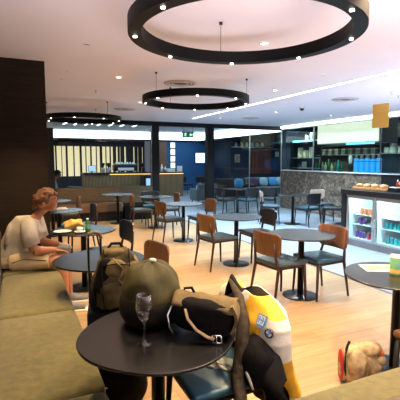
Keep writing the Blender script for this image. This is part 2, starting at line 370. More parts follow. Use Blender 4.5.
    def build(s, name, m=None, parent=None, loc=None, rot=None):
        if s.mats and m is not None and s.mats[0] is not m and m not in s.mats: pass
        o = bpy.data.objects.new(name, s.mesh(name, m)); C.objects.link(o)
        if parent: o.parent = parent
        if loc is not None: o.location = loc
        if rot is not None: o.rotation_euler = rot
        return o

def tag(o, label=None, cat=None, group=None, kind=None):
    if label: o['label'] = label
    if cat: o['category'] = cat
    if group: o['group'] = group
    if kind: o['kind'] = kind
    return o
def thing(name, label, cat, loc=(0, 0, 0), rz=0.0, group=None):
    o = bpy.data.objects.new(name, None); C.objects.link(o); o.location = loc; o.rotation_euler = (0, 0, rz); o.empty_display_size = 0.1
    return tag(o, label, cat, group)
KIDS = {}
def children(o): return [c for c in bpy.data.objects if c.parent is o]
def dup(root, loc, rz, label=None, group=None):
    def cp(o, par):
        c = o.copy(); C.objects.link(c)
        if par: c.parent = par
        for ch in children(o): cp(ch, c)
        return c
    r = cp(root, None); r.location = loc; r.rotation_euler = (0, 0, rz)
    if label: r['label'] = label
    if group: r['group'] = group
    return r
def struct(o): o['kind'] = 'structure'; return o
def sbox(name, m, *a, **k): return struct(MB().box(*a, **k).build(name, m))
def remeshed(mb, name, m, voxel, smooth=4, parent=None, matfn=None, mats=None):
    """fuse the pieces of mb into one continuous skin"""
    o = mb.build(name, m, parent)
    md = o.modifiers.new('fuse', 'REMESH'); md.mode = 'VOXEL'; md.voxel_size = voxel; md.use_smooth_shade = True
    sm = o.modifiers.new('relax', 'SMOOTH'); sm.iterations = smooth; sm.factor = 0.5
    dg = bpy.context.evaluated_depsgraph_get(); dg.update()
    me = bpy.data.meshes.new_from_object(o.evaluated_get(dg)); o.modifiers.clear()
    old = o.data; o.data = me; bpy.data.meshes.remove(old); me.name = name
    me.materials.clear()
    for x in (mats or [m]): me.materials.append(x)
    for p in me.polygons:
        p.use_smooth = True; p.material_index = matfn(p.center) if matfn else 0
    return o

# ============================================================ the setting
sbox('floor', M['wood_floor'], -1.2, 4.02, -2.5, 21, -0.06, 0)
sbox('floor', M['grey_floor'], 4.06, 14.2, -2.5, 21, -0.06, 0)
sbox('trim_1', M['strip'], 4.02, 4.06, -2.5, 11.0, -0.05, 0.004)
sbox('ceiling', M['ceiling'], -1.2, 8.16, -2.5, 11.1, 2.7, 2.8)
sbox('ceiling', M['far_ceiling'], -0.5, 8.6, 11.26, 19.0, 2.95, 3.0)
sbox('ceiling', M['dark_beam'], 8.64, 14.2, 11.26, 19.5, 2.6, 2.66)
sbox('ceiling', M['dark_beam'], -0.5, 14.2, 19.04, 21.0, 2.6, 2.66)
sbox('ceiling', M['far_ceiling'], 8.2, 9.9, 4.0, 11.1, 2.8, 2.86)
sbox('wall_left', M['panel'], -0.50, -0.40, 0.0, 4.98, 0, 2.7)
w = sbox('wall_end', M['panel'], -0.52, 0.335, 4.92, 4.98, 0, 2.7)
# dark bronze screen at the end of the dining room
sbox('trim_2', M['dark_beam'], 0.7, 8.3, 11.1, 11.26, 2.58, 2.80)
sbox('wall_post', M['black'], 0.62, 0.90, 10.98, 11.26, 0, 2.42)
sbox('column_1', M['column'], 3.58, 3.78, 11.08, 11.28, 0, 2.6)
sbox('column_2', M['column'], 5.33, 5.55, 11.08, 11.28, 0, 2.6)
sbox('wall_low', M['sofa_dark'], 0.9, 3.58, 11.10, 11.22, 0, 0.86)
def pane(n, x0, x1, y0, y1, z0, z1, gm, along='x', post=None):
    o = struct(MB().box(x0, x1, y0, y1, z0, z1).build('window_%d' % n, gm))
    f = MB()
    t = 0.02
    if along == 'x': f.box(x1-t, x1, y0-.01, y1+.01, z0, z1); f.box(x0, x1, y0-.01, y1+.01, z0-.03, z0)
    else: f.box(x0-.01, x1+.01, y0, y0+t, z0, z1)
    fo = f.build('window_frame', M['steel'], o)
    return o
pane(1, 0.9, 3.58, 11.15, 11.16, 0.86, 2.58, M['glass'])
pane(2, 5.55, 6.88, 11.15, 11.16, 0.05, 2.58, M['glass'])
pane(3, 6.88, 8.12, 11.15, 11.16, 0.05, 2.58, M['glass'])
# low stone wall and the kitchen window on it
sbox('wall_right', M['marble'], 8.1, 8.2, 7.05, 11.1, 0, 1.25)
sbox('wall_right', M['black'], 8.1, 8.2, 4.0, 7.05, 0, 1.25)
sbox('trim_3', M['white'], 8.06, 8.24, 4.0, 11.1, 1.25, 1.275)
sbox('trim_4', M['ceiling'], 8.06, 8.2, 4.0, 11.1, 2.60, 2.7)
struct(MB().box(8.035, 8.06, 4.0, 11.1, 2.64, 2.70).build('trim_5', M['led']))
pane(4, 8.13, 8.14, 9.58, 10.95, 1.275, 2.6, M['kitchenglass'], 'y')
pane(5, 8.13, 8.14, 7.12, 9.58, 1.275, 2.6, M['kitchenglass'], 'y')
pane(6, 8.13, 8.14, 4.0, 7.12, 1.275, 2.6, M['kitchenglass'], 'y')
sbox('wall_kitchen', M['brick'], 9.8, 9.9, 4.0, 11.26, 0, 2.86)
sbox('wall_kitchen', M['navywall'], 8.2, 9.9, 11.2, 11.26, 0, 2.86)
# long light slots flush in the ceiling
def led_line(name, x, y0, y1, z, w=0.035, m='led'):
    return struct(MB().box(x-w/2, x+w/2, y0, y1, z-0.006, z+0.004).build(name, M[m]))
led_line('trim_6', 4.33, -1.0, 9.9, 2.7)
for k, (x0, y0) in enumerate([(1.7, 13.6), (2.1, 13.6), (2.5, 13.6), (2.95, 13.5), (3.4, 13.5), (3.85, 13.5), (4.35, 13.5), (5.1, 12.6), (5.7, 12.6)]):
    led_line('trim_%d' % (7+k), x0, y0, y0+2.6, 2.95, 0.06, 'ledcool')
# glowing cove around the room behind the screen
struct(MB().box(0.6, 8.6, 18.98, 19.04, 2.60, 2.95).build('trim_20', M['cove']))
struct(MB().box(8.6, 8.64, 11.3, 19.04, 2.60, 2.95).build('trim_21', M['cove']))
# walls far behind
sbox('wall_back', M['navywall'], -0.5, 6.3, 20.9, 21.0, 0, 2.7)
sbox('wall_back', M['brownpanel'], 6.2, 7.05, 19.5, 19.6, 0, 2.62)
sbox('wall_back', M['bluewall'], 7.05, 9.62, 19.5, 19.6, 0, 2.62)
sbox('wall_side', M['navywall'], 9.62, 9.72, 17.5, 19.6, 0, 2.62)
sbox('wall_back', M['navywall'], 9.62, 14.2, 17.4, 17.5, 0, 2.62)
sbox('wall_brick', M['redbrick'], 10.75, 12.0, 17.34, 17.4, 0.9, 2.2)
# backlit curtains behind the bar with dark mullions
t = struct(MB().box(1.0, 6.15, 20.80, 20.88, 0.8, 2.28).build('window_7', M['curtain']))
f = MB(); x = 1.3; k = 0
for x, wd in [(1.45, .05), (1.78, .07), (2.05, .03), (2.28, .09), (2.62, .05), (2.95, .10), (3.2, .04), (3.45, .07), (3.72, .04), (3.95, .12), (4.2, .04), (4.42, .06), (4.64, .16), (4.86, .10), (5.05, .2), (5.3, .12), (5.5, .26), (5.78, .16), (6.0, .2)]:
    f.box(x-wd/2, x+wd/2, 20.70, 20.80, 0.8, 2.3)
f.build('window_frame', M['black'], t)
sbox('trim_22', M['brownpanel'], 1.9, 2.5, 20.6, 20.7, 2.33, 2.5)

# ============================================================ ceiling things
def ring(label, x, y, wires):
    t = thing('ring_pendant', label, 'pendant light', (x, y, 2.38), 0, 'black ring pendants')
    ro, ri, h = 0.735, 0.655, 0.085
    b = MB(); n = 96
    vs = []
    for k in range(n):
        a = 2*PI*k/n; c, s_ = math.cos(a), math.sin(a)
        vs.append([b.bm.verts.new((rr*c, rr*s_, z)) for rr, z in ((ro, 0), (ro, h), (ri, h), (ri, 0))])
    for k in range(n):
        A, B = vs[k], vs[(k+1) % n]
        for j in range(4):
            fc = b.bm.faces.new((A[j], B[j], B[(j+1) % 4], A[(j+1) % 4])); fc.smooth = j in (0, 2)
    o = b.build('ring_body', M['ringblack'], t)
    md = o.modifiers.new('edges', 'EDGE_SPLIT'); md.split_angle = R(40)
    for k in range(8):
        a = R(22.5 + 45*k); rr = (ro+ri)/2
        l = MB().lathe([(0.012, -0.006), (0.012, 0.004)], rr*math.cos(a), rr*math.sin(a), 14).build('spot_lens', M['spotglow'], t)
    for a in wires:
        a = R(a); rr = (ro+ri)/2; c, s_ = rr*math.cos(a), rr*math.sin(a)
        w_ = MB().tube([(c, s_, h), (c, s_, 0.318)], 0.0022, 6).build('suspension_wire', M['blackmetal'], t)
        MB().lathe([(0.014, 0.300), (0.014, 0.319)], c, s_, 12).build('ceiling_cup', M['blackmetal'], w_)
    return t
ring('big black ring pendant with small lit spots, cut off by the picture top', 1.36, 2.29, (75, 195, 315))
ring('black ring pendant hanging beyond the overhead one, above the middle tables', 2.30, 5.16, (100, 200, 330))
ring('black ring pendant hanging beside the dark panelled wall, in front of the lit cove', 1.27, 8.35, (60, 185, 300))
for (x, y, p) in ((1.36, 2.29, 46), (2.30, 5.16, 46), (1.27, 8.35, 46)):
    for a in (20, 140, 260):
        spot('ring_spot_beam', (x + .69*math.cos(R(a)), y + .69*math.sin(R(a)), 2.36), p*1.6, WARM, 100, 0.8, 0.02)

def downlight(x, y, label, z=2.7, glow=True, r=0.05):
    t = thing('downlight', label, 'downlight', (x, y, z), 0, 'ceiling downlights')
    MB().lathe([(r, -0.001), (r, -0.008), (r*0.72, -0.010), (r*0.70, -0.002)], 0, 0, 20, cap=False).build('trim_ring', M['white'], t)
    MB().lathe([(r*0.7, -0.004), (0.001, -0.005)], 0, 0, 20, cap=False).build('lens', M['spotglow'] if glow else M['ventdark'], t)
downlight(1.29, 5.42, 'lit round downlight close to the middle ring pendant, towards the dark wall')
downlight(2.18, 3.3, 'lit round downlight seen inside the overhead ring pendant')
downlight(3.77, 5.38, 'lit round downlight between the two black rings and the long light line')
downlight(2.2, 7.54, 'lit round downlight between the middle and the far ring pendant')
downlight(4.93, 9.5, 'lit round downlight by the far end of the long light line')
downlight(7.16, 7.83, 'lit round downlight close to the kitchen window cornice')
downlight(5.49, 7.79, 'lit round downlight just behind the black dome camera')
downlight(0.66, 4.03, 'unlit round downlight above the seated man', glow=False, r=0.035)
downlight(0.64, 5.32, 'unlit tiny downlight beyond the seated man, nearer of two', glow=False, r=0.025)
downlight(0.62, 5.87, 'unlit tiny downlight beyond the seated man, farther of two', glow=False, r=0.025)
downlight(3.68, 4.19, 'unlit round downlight beside the long ceiling light line', glow=False, r=0.035)
def diffuser(x, y, label):
    t = thing('air_vent', label, 'vent', (x, y, 2.7), 0, 'round ceiling air vents')
    MB().lathe([(0.235, -0.001), (0.23, -0.012), (0.19, -0.014), (0.185, -0.004)], 0, 0, 36, cap=False).build('outer_ring', M['vent'], t)
    for rr in (0.15, 0.10): MB().lathe([(rr+.025, -0.004), (rr+.02, -0.020), (rr, -0.012), (rr, -0.004)], 0, 0, 32, cap=False).build('vane_ring', M['vent'], t)
    MB().lathe([(0.185, -0.003), (0.001, -0.003)], 0, 0, 32, cap=False).build('vent_core', M['ventdark'], t)
diffuser(2.19, 5.47, 'round ceiling air vent between the two black ring pendants')
diffuser(5.47, 5.63, 'round ceiling air vent between the light line and the counter')
diffuser(2.19, 8.7, 'round ceiling air vent close to the far ring pendant')
diffuser(5.65, 9.17, 'round ceiling air vent beside the far end of the light line')
t = thing('dome_camera', 'small black dome security camera on the ceiling', 'security camera', (5.47, 6.84, 2.7))
MB().lathe([(0.055, 0), (0.055, -0.025), (0.05, -0.03)], 0, 0, 20).build('camera_base', M['white'], t)
MB().lathe([(0.045, -0.03), (0.042, -0.055), (0.03, -0.072), (0.012, -0.08)], 0, 0, 20).build('dome', M['blackmetal'], t)
for k, (x, y, l) in enumerate([(5.6, 4.75, 'tiny sprinkler head beside the round vent above the counter'), (6.0, 4.95, 'tiny sprinkler head over the black counter near the yellow sign'), (1.2, 6.6, 'tiny sprinkler head between vent and dark wall')]):
    t = thing('sprinkler', l, 'sprinkler', (x, y, 2.7), 0, 'ceiling sprinklers')
    MB().lathe([(0.022, 0), (0.02, -0.006), (0.006, -0.008), (0.006, -0.03), (0.016, -0.032), (0.016, -0.035)], 0, 0, 12).build('sprinkler_body', M['chrome'], t)

# exit sign beyond the screen
t = thing('exit_sign', 'green exit sign with running figure hung beyond the glass screen', 'exit sign', (4.94, 11.7, 2.30))
MB().box(-0.19, 0.19, -0.015, 0.015, 0, 0.19, 0.006).build('sign_box', M['blackmetal'], t)
for s_ in (-1, 1):
    f = MB().box(s_*0.095-0.085, s_*0.095+0.085, -0.018, -0.015, 0.012, 0.178).build('sign_face', M['exitgreen'], t)
    b = MB(); cx = s_*0.095; y = -0.021
    if s_ < 0:
        b.lathe([(0.001, 0), (0.013, 0.001), (0.013, 0.012), (0.001, 0.013)], cx+.012, y+.006, 10)
        for v in b.bm.verts: v.co.z += 0.135
        for P_ in ([(cx+.008, .13), (cx-.008, .085)], [(cx-.008, .085), (cx+.02, .065), (cx+.012, .03)], [(cx-.008, .085), (cx-.02, .055), (cx-.045, .05)], [(cx+.006, .122), (cx+.03, .105), (cx+.045, .115)], [(cx+.004, .122), (cx-.025, .118), (cx-.035, .095)]):
            b.tube([(px, y, pz) for px, pz in P_], 0.008, 6)
    else:
        b.prism([(0, 0)]*0 + [(cx-.055, .09), (cx-.005, .04), (cx-.005, .072), (cx+.055, .072), (cx+.055, .108), (cx-.005, .108), (cx-.005, .14)], 0, 0.004)
        for v in b.bm.verts: v.co = Vector((v.co.x, y + v.co.z, v.co.y))
    b.build('pictogram', M['exitwhite'], f)
for s_ in (-.15, .15): MB().tube([(s_, 0, .19), (s_, 0, .65)], .004, 6).build('hanger_rod', M['blackmetal'], t)

# amber sign hanging over the counter
t = thing('hanging_sign', 'blank amber yellow square sign hanging over the black counter', 'hanging sign', (5.9, 5.21, 2.17))
MB().box(-0.006, 0.006, -0.15, 0.15, 0, 0.415, 0.002).build('sign_board', M['amber'], t, rot=(0, 0, R(14)))
for s_ in (-.12, .12): MB().tube([(s_*-.2, s_, .41), (s_*-.2, s_, .53)], .0015, 6).build('hanging_wire', M['steel'], t)

# ============================================================ sofa
t = thing('corner_sofa', 'olive chenille corner sofa filling the near corner, its seats lit warm', 'sofa', (0, 0, 0))
def cushion(name, x0, x1, y0, y1, z0, z1, m='sofa', bev=0.05, par=None):
    b = MB().box(x0, x1, y0, y1, z0, z1, bev, seg=4)
    bmesh.ops.subdivide_edges(b.bm, edges=[e for e in b.bm.edges if e.calc_length() > 0.25], cuts=5, use_grid_fill=True)
    cx, cy, hx, hy = (x0+x1)/2, (y0+y1)/2, (x1-x0)/2, (y1-y0)/2
    for v in b.bm.verts:
        u, w_ = (v.co.x-cx)/hx, (v.co.y-cy)/hy
        if v.co.z > (z0+z1)/2: v.co.z += 0.018*(1-u*u)*(1-w_*w_) + 0.005*noise.noise(v.co*5)
    for fc in b.bm.faces: fc.smooth = True
    return b.build(name, M[m], par or t)
cushion('seat_cushion', -0.175, 0.375, 1.955, 3.145, 0.22, 0.455)
cushion('seat_cushion', -0.175, 0.375, 3.155, 4.345, 0.22, 0.455)
cushion('seat_cushion', -0.175, 0.375, 4.355, 4.87, 0.22, 0.455)
cushion('seat_cushion', -0.175, 0.370, 0.95, 1.945, 0.22, 0.455)
cushion('seat_cushion', 0.378, 1.10, 0.95, 1.49, 0.22, 0.455)
cushion('seat_cushion', 1.11, 2.02, 0.95, 1.49, 0.22, 0.455)
cushion('back_cushion', -0.395, -0.18, 1.2, 3.14, 0.22, 0.84, 'sofa_dark')
cushion('back_cushion', -0.395, -0.18, 3.15, 4.87, 0.22, 0.84, 'sofa_dark')
cushion('back_cushion', -0.1, 2.02, 0.72, 0.94, 0.22, 0.78, 'sofa_dark')
MB().box(-0.36, 0.33, 1.0, 4.86, 0.0, 0.23).box(0.33, 2.0, 0.76, 1.44, 0.0, 0.23).build('plinth', M['plinth'], t)

# bench along the glass screen
t = thing('wall_bench', 'long tan bench seat along the glass screen, far behind the seated man', 'bench', (0, 0, 0))
MB().box(0.92, 2.55, 10.45, 11.0, 0.24, 0.46, 0.03).build('seat', M['bench'], t)
MB().box(0.92, 2.55, 10.92, 11.09, 0.46, 0.84, 0.03).build('backrest', M['sofa_dark'], t)
MB().box(0.95, 2.56, 10.52, 11.0, 0.0, 0.24).build('plinth', M['plinth'], t)
MB().box(2.56, 3.3, 10.40, 11.08, 0.0, 0.40, 0.02).build('bench_end', M['blackcloth'], t)

# ============================================================ tables
def make_table(label, loc, rz=0.0, r=0.375):
    t = thing('cafe_table', label, 'table', loc, rz)
    MB().lathe([(r-.012, 0.722), (r-.002, 0.726), (r, 0.734), (r-.003, 0.74)], 0, 0, 64, sq=2.18).build('tabletop', M['tabletop'], t)
    MB().lathe([(0.036, 0.012), (0.034, 0.70), (0.09, 0.715), (0.09, 0.723)], 0, 0, 24).build('pedestal', M['blackmetal'], t)
    MB().lathe([(0.204, 0.0), (0.206, 0.006), (0.200, 0.012), (0.06, 0.016), (0.037, 0.022)], 0, 0, 48).build('base_plate', M['blackmetal'], t)
    return t
tabA = make_table('dark round table closest to the sofa corner, carrying the wine glass and olive bag', (0.61, 1.84, 0), R(45), 0.382)
def tb(label, x, y, rz=45, g=None):
    return dup(tabA, (x, y, 0), R(rz), label)
tb('dark round table behind the backpack, between sofa and orange backed chair', 0.63, 3.49)
tb('dark round table in front of the seated man, with his food on it', 0.725, 5.06)
tb('dark round table beyond the man\'s food table, with a napkin on it', 0.64, 7.2)
tb('dark round table in front of the tan bench, near its black end', 2.30, 10.02)
tb('dark round table in the middle row, farthest from the camera', 2.97, 9.02)
tb('dark round table in the middle row, just before the second dark column', 2.98, 7.3)
tb('dark round table in the middle row between the walnut and black backed chairs', 3.03, 5.28)
tb('pale looking round table in the middle row beside the striped back chair', 3.00, 3.70)
tb('dark round table beside the sofa end, with the green tin and leaflet', 2.585, 2.055)
tb('dark round table in front of the twig patterned stone wall', 6.27, 8.10)
tb('dark round table by the glass screen in front of the lounge sofa', 6.03, 10.45)
tb('dark round table half hidden behind the far end of the counter', 7.45, 7.55)
tb('dark round table farthest along the sofa row, before the tan bench', 0.66, 8.95)

# ============================================================ chairs (front is +y)
def make_chair(back, seat, leg, frame=None):
    t = thing('cafe_chair', 'x', 'chair')
    # upholstered seat
    b = MB().box(-0.215, 0.215, -0.205, 0.225, 0.430, 0.478, 0.022, seg=3)
    for v in b.bm.verts:
        k = (v.co.y + 0.205)/0.43; v.co.x *= 0.90 + 0.12*k
        v.co.z += 0.006*(1-(v.co.x/.22)**2) - 0.006*max(0, 1-abs(v.co.y)/.2)
    for fc in b.bm.faces: fc.smooth = True
    b.build('seat', seat, t)
    b = MB().box(-0.20, 0.20, -0.195, 0.205, 0.400, 0.432, 0.008)
    for v in b.bm.verts: v.co.x *= 0.92 + 0.1*(v.co.y + .2)/.4
    b.build('seat_frame', leg, t)
    # curved ply backrest
    def fn(u, v):
        z = 0.550 + 0.262*v
        ex = 1.0
        hw = 0.226 + 0.018*v
        cr = 0.07
        dtop = (1-v)*0.262; dbot = v*0.262
        d = min(dtop, dbot)
        if d < cr: hw -= cr*0.75*(1-math.sqrt(max(0, 1-((cr-d)/cr)**2)))
        x = (2*u-1)*hw
        y = -0.215 - 0.085*(z-0.48) + 0.85*x*x - 0.012
        return Vector((x, y, z)), Vector((-1.7*x, 1, 0.085)).normalized()
    MB().slab(fn, 14, 12, 0.016).build('backrest', back, t)
    for s_ in (-1, 1):
        MB().tube([(s_*0.192, 0.195, 0.42), (s_*0.205, 0.215, 0.0)], [(0.019, 0.019), (0.012, 0.012)], 10).build('leg', leg, t)
        MB().tube([(s_*0.215, -0.265, 0.0), (s_*0.197, -0.195, 0.42), (s_*0.175, -0.222, 0.56), (s_*0.165, -0.238, 0.70)], [0.012, 0.019, 0.015, 0.011], 10).build('leg', leg, t)
    return t
CH = {'walnut': make_chair(M['walnut'], M['seatblue'], M['legwood']),
      'striped': make_chair(M['walnut_striped'], M['seatteal'], M['legwood']),
      'black': make_chair(M['blackback'], M['seatblack'], M['legblack']),
      'blackteal': make_chair(M['blackback'], M['seatteal'], M['legblack']),
      'brown': make_chair(M['walnut'], M['walnut'], M['legblack']),
      'pale': make_chair(M['paleback'], M['seatblue'], M['legblack'])}
USED = set()
def chair(kind, x, y, head, label):
    """head: compass heading of the seat front in degrees, 0 = +y, 90 = +x"""
    o = CH[kind]
    if kind in USED: o = dup(o, (x, y, 0), R(-head), label)
    else:
        USED.add(kind); o.location = (x, y, 0); o.rotation_euler = (0, 0, R(-head)); tag(o, label)
    return o
# middle row
chair('walnut', 2.70, 3.70, 84, 'walnut backed chair facing the pale table, across from the striped back chair')
chair('striped', 3.24, 3.66, -92, 'chair with striped walnut back and teal seat, beside the pale table')
chair('black', 3.48, 5.40, -88, 'black backed chair between the pale table and the table beyond it')
chair('walnut', 2.70, 5.28, 82, 'walnut backed chair facing the middle row table that the black backed chair shares')
chair('walnut', 3.38, 7.3, -92, 'brown backed chair facing the camera, just in front of the second dark column')
chair('walnut', 2.70, 7.36, 80, 'walnut backed chair at the middle table before the dark columns, back to the man')
chair('walnut', 3.27, 8.95, -84, 'small brown backed chair between the two dark columns, far side of the middle row')
chair('walnut', 2.60, 8.98, 95, 'orange brown backed chair with pale seat in front of the display fridge')
chair('blackteal', 3.05, 9.55, 186, 'black backed chair tucked behind the farthest middle row table, beside the column')
# along the sofa
chair('walnut', 0.98, 3.55, -100, 'orange backed walnut chair directly behind the olive helmet bag')
chair('black', 1.06, 5.04, -96, 'black backed chair across the food table from the seated man')
chair('black', 1.02, 7.28, -92, 'black chair seen edge on beyond the food table, by the bare floor')
chair('walnut', 0.98, 8.98, -90, 'brown chair seen edge on at the far sofa row table')
chair('blackteal', 0.945, 1.855, -90, 'black chair draped with the motorcycle jacket, pale cloth on its seat')
# beside the counter
chair('pale', 5.80, 8.42, 118, 'pale backed chair at the table before the stone wall, near the black chairs')
chair('blackteal', 6.38, 7.68, -8, 'black backed chair with its back to the camera before the stone wall table')
chair('pale', 7.32, 8.22, 183, 'pale backed chair against the twig patterned stone wall, facing the counter')
chair('black', 6.95, 7.42, -44, 'black chair seen edge on beside the far end of the counter')
chair('blackteal', 6.13, 10.05, -6, 'black chair with teal seat before the lounge sofa, back to the camera')
chair('black', 5.55, 10.35, 80, 'black chair between the dark column and the table by the glass screen')
chair('black', 6.85, 10.0, 40, 'black chair nearest the corner where the glass screen meets the stone wall')
chair('brown', 2.445, 1.57, 0, 'brown seated chair at the leaflet table, mostly cut off by the picture edge')
#NEXT

# ============================================================ people
def make_person(label, loc, rz, shirt, shorts, hair, sleeve=None):
    t = thing('person', label, 'person', loc, rz)
    V = Vector
    def lean(mb):
        for v in mb.bm.verts:
            if v.co.z > .60: v.co.x += .17*(v.co.z-.60); z0 = v.co.z; v.co.z += .05*min(1, (z0-.60)/.28)*max(0, min(1, (1.10-z0)/.13)) - .03*(z0-.60)
        return mb
    b = MB()
    up = V((0, 1, 0))
    # torso, neck
    b.tube([(-.03, 0, .50), (-.03, 0, .58), (-.01, 0, .68), (.05, 0, .80), (.105, 0, .89), (.13, 0, .94)], [(.15, .11), (.165, .125), (.145, .115), (.165, .12), (.17, .10), (.09, .07)], 20, up=up)
    b.tube([(.12, 0, .90), (.155, 0, .99), (.20, 0, 1.08)], [.068, .058, .055], 14)
    # head: cranium, jaw, nose, ears
    b.blob((.215, 0, 1.195), (.105, .078, .112), 2.0, 24)
    b.blob((.262, 0, 1.135), (.070, .060, .075), 2.2, 20)
    b.tube([(.300, 0, 1.205), (.333, 0, 1.168), (.322, 0, 1.158)], [.012, .017, .012], 8)
    b.blob((.318, 0, 1.13), (.016, .026, .012), 2, 12); b.blob((.305, 0, 1.083), (.025, .028, .020), 2, 12)
    b.blob((.285, 0, 1.218), (.025, .055, .014), 2, 12)
    for s in (-1, 1): b.blob((.205, s*.080, 1.165), (.020, .012, .034), 2, 12)
    for s in (-1, 1):
        # arm: shoulder, elbow, wrist
        b.tube([(.10, s*.15, .895), (.125, s*.195, .875), (.16, s*.225, .77), (.205, s*.225, .675)], [.055, .056, .048, .041], 14)
        b.tube([(.205, s*.225, .675), (.29, s*.19, .665), (.40, s*.145, .655)], [.042, .038, .027], 14)
        # palm, fingers, thumb
        b.blob((.435, s*.135, .652), (.045, .038, .017), 2.4, 16)
        for k, (dy, ln) in enumerate(((-.028, .058), (-.010, .066), (.009, .062), (.027, .048))):
            y0 = s*.135 + dy
            b.tube([(.455, y0, .652), (.475 + ln*.3, y0, .650), (.478 + ln*.8, y0, .632), (.480 + ln, y0, .612)], [.0095, .009, .0085, .007], 8)
        b.tube([(.425, s*.135 - s*.03, .652), (.455, s*.135 - s*.055, .648), (.480, s*.135 - s*.062, .638)], [.011, .010, .008], 8)
        # leg: hip, knee, ankle
        b.tube([(-.02, s*.085, .535), (.20, s*.115, .545), (.44, s*.14, .545), (.475, s*.14, .52)], [.088, .082, .062, .058], 16)
        b.tube([(.465, s*.14, .54), (.475, s*.14, .40), (.485, s*.14, .28), (.50, s*.14, .09)], [.057, .058, .050, .036], 14)
        b.tube([(.47, s*.14, .05), (.55, s*.142, .045), (.66, s*.145, .03)], [(.035, .04), (.042, .032), (.03, .018)], 12)
    lean(b); remeshed(b, 'body', M['skin'], 0.0085, 3, t)
    # face
    for s in (-1, 1):
        e = lean(MB().blob((.292, s*.032, 1.193), (.014, .014, .011), 2, 12)).build('eye', M['eyewhite'], t)
        lean(MB().blob((.303, s*.034, 1.192), (.005, .006, .006), 2, 10)).build('iris', M['eyedark'], e)
        lean(MB().tube([(.292, s*.052, 1.212), (.310, s*.032, 1.219), (.314, s*.014, 1.215)], [.003, .005, .003], 6)).build('eyebrow', hair, t)
    lean(MB().tube([(.322, -.022, 1.112), (.333, 0, 1.114), (.322, .022, 1.112)], [.003, .006, .003], 8)).build('mouth', M['lip'], t)
    # hair: wavy cap kept off the face
    h = MB()
    h.blob((.200, 0, 1.212), (.118, .092, .110), 2.1, 30, 0.10, 16)
    for v in h.bm.verts:
        if v.co.x > .262 and v.co.z < 1.255: v.co.x = .262 - .25*(1.255 - v.co.z)
        if v.co.z < 1.15 and v.co.x > .15: v.co.y *= .74; v.co.z += .02
    random.seed(3)
    for k in range(46):
        a = random.uniform(0, 2*PI); e = random.uniform(-.35, 1.4)
        p = V((.200 + .116*math.cos(e)*math.cos(a), .09*math.cos(e)*math.sin(a), 1.212 + .108*math.sin(e)))
        if p.x > .27 and p.z < 1.25: continue
        if p.z < 1.17 and p.x > .18: continue
        h.blob(p, (.024, .02, .018), 2, 8)
    h.blob((.115, 0, 1.125), (.035, .055, .04), 2, 14, .1, 14)
    lean(h); remeshed(h, 'hair', hair, 0.007, 1, t)
    # T-shirt
    b = MB()
    b.tube([(-.03, 0, .545), (-.03, 0, .60), (-.015, 0, .69), (.045, 0, .80), (.10, 0, .89), (.128, 0, .955)], [(.185, .142), (.182, .145), (.165, .135), (.182, .138), (.182, .115), (.085, .075)], 22, up=up)
    b.blob((-.085, 0, .76), (.05, .14, .16), 2.2, 18)
    lean(b); remeshed(b, 'tshirt', shirt, 0.010, 4, t)
    for s in (-1, 1):
        lean(MB().tube([(.085, s*.12, .905), (.120, s*.190, .890), (.150, s*.225, .80), (.182, s*.232, .715)], [.066, .080, .078, .080], 18)).build('sleeve', sleeve or shirt, t)
    # shorts
    b = MB()
    b.tube([(-.035, 0, .485), (-.035, 0, .53), (-.03, 0, .60)], [(.19, .15), (.195, .155), (.18, .145)], 22, up=up)
    for s in (-1, 1): b.tube([(-.03, s*.085, .54), (.16, s*.115, .550), (.36, s*.137, .555)], [.104, .102, .088], 18)
    for v in b.bm.verts: v.co.z = max(v.co.z, .462)
    o = remeshed(b, 'shorts', shorts, 0.010, 3, t)
    for s in (-1, 1): MB().tube([(.0, s*.205, .56), (.12, s*.222, .60), (.33, s*.232, .575)], .004, 6).build('side_piping', M['blackcloth'], o)
    # shoes
    for s in (-1, 1):
        b = MB().tube([(.445, s*.14, .045), (.50, s*.14, .058), (.58, s*.143, .05), (.70, s*.147, .035)], [(.034, .042), (.044, .056), (.047, .045), (.03, .026)], 14)
        sh = b.build('shoe', M['grey_cloth'], t)
        MB().box(.43, .725, s*.145-.048, s*.145+.048, 0.0, .02, .008).build('sole', M['white'], sh)
    t.scale = (1.06, 1.06, 1.0) if False else (1, 1, 1)
    return t
make_person('man in khaki grey T-shirt and beige shorts sitting on the sofa, facing the tables', (-.03, 4.60, 0), R(-14), M['shirt'], M['shorts'], M['hair'])
make_person('person in dark green jacket with pale sleeves sitting beyond the glass screen', (.78, 12.5, 0), R(8), M['greenjacket'], M['blackcloth'], M['blackcloth'], M['palecloth'])
chair('black', .76, 12.48, 90, 'black chair under the person in the green jacket')

# ============================================================ on and beside the nearest table
TZ = 0.7405
t = thing('wine_glass', 'stemmed wine glass holding dark red wine, in front of the olive bag', 'wine glass', (0.515, 1.755, TZ))
MB().lathe([(0.036, 0.0), (0.036, 0.002), (0.012, 0.005), (0.0045, 0.015), (0.004, 0.10), (0.012, 0.110), (0.030, 0.128), (0.039, 0.155), (0.039, 0.18), (0.033, 0.235),
            (0.0315, 0.235), (0.0372, 0.18), (0.0372, 0.155), (0.0285, 0.130), (0.010, 0.114), (0.0005, 0.112)], 0, 0, 32, cap=False).build('glass_bowl', M['wineglass'], t)
MB().lathe([(0.001, 0.1135), (0.010, 0.1150), (0.0275, 0.131), (0.034, 0.147), (0.034, 0.1475), (0.001, 0.1475)], 0, 0, 28, cap=False).build('wine', M['wine'], t)

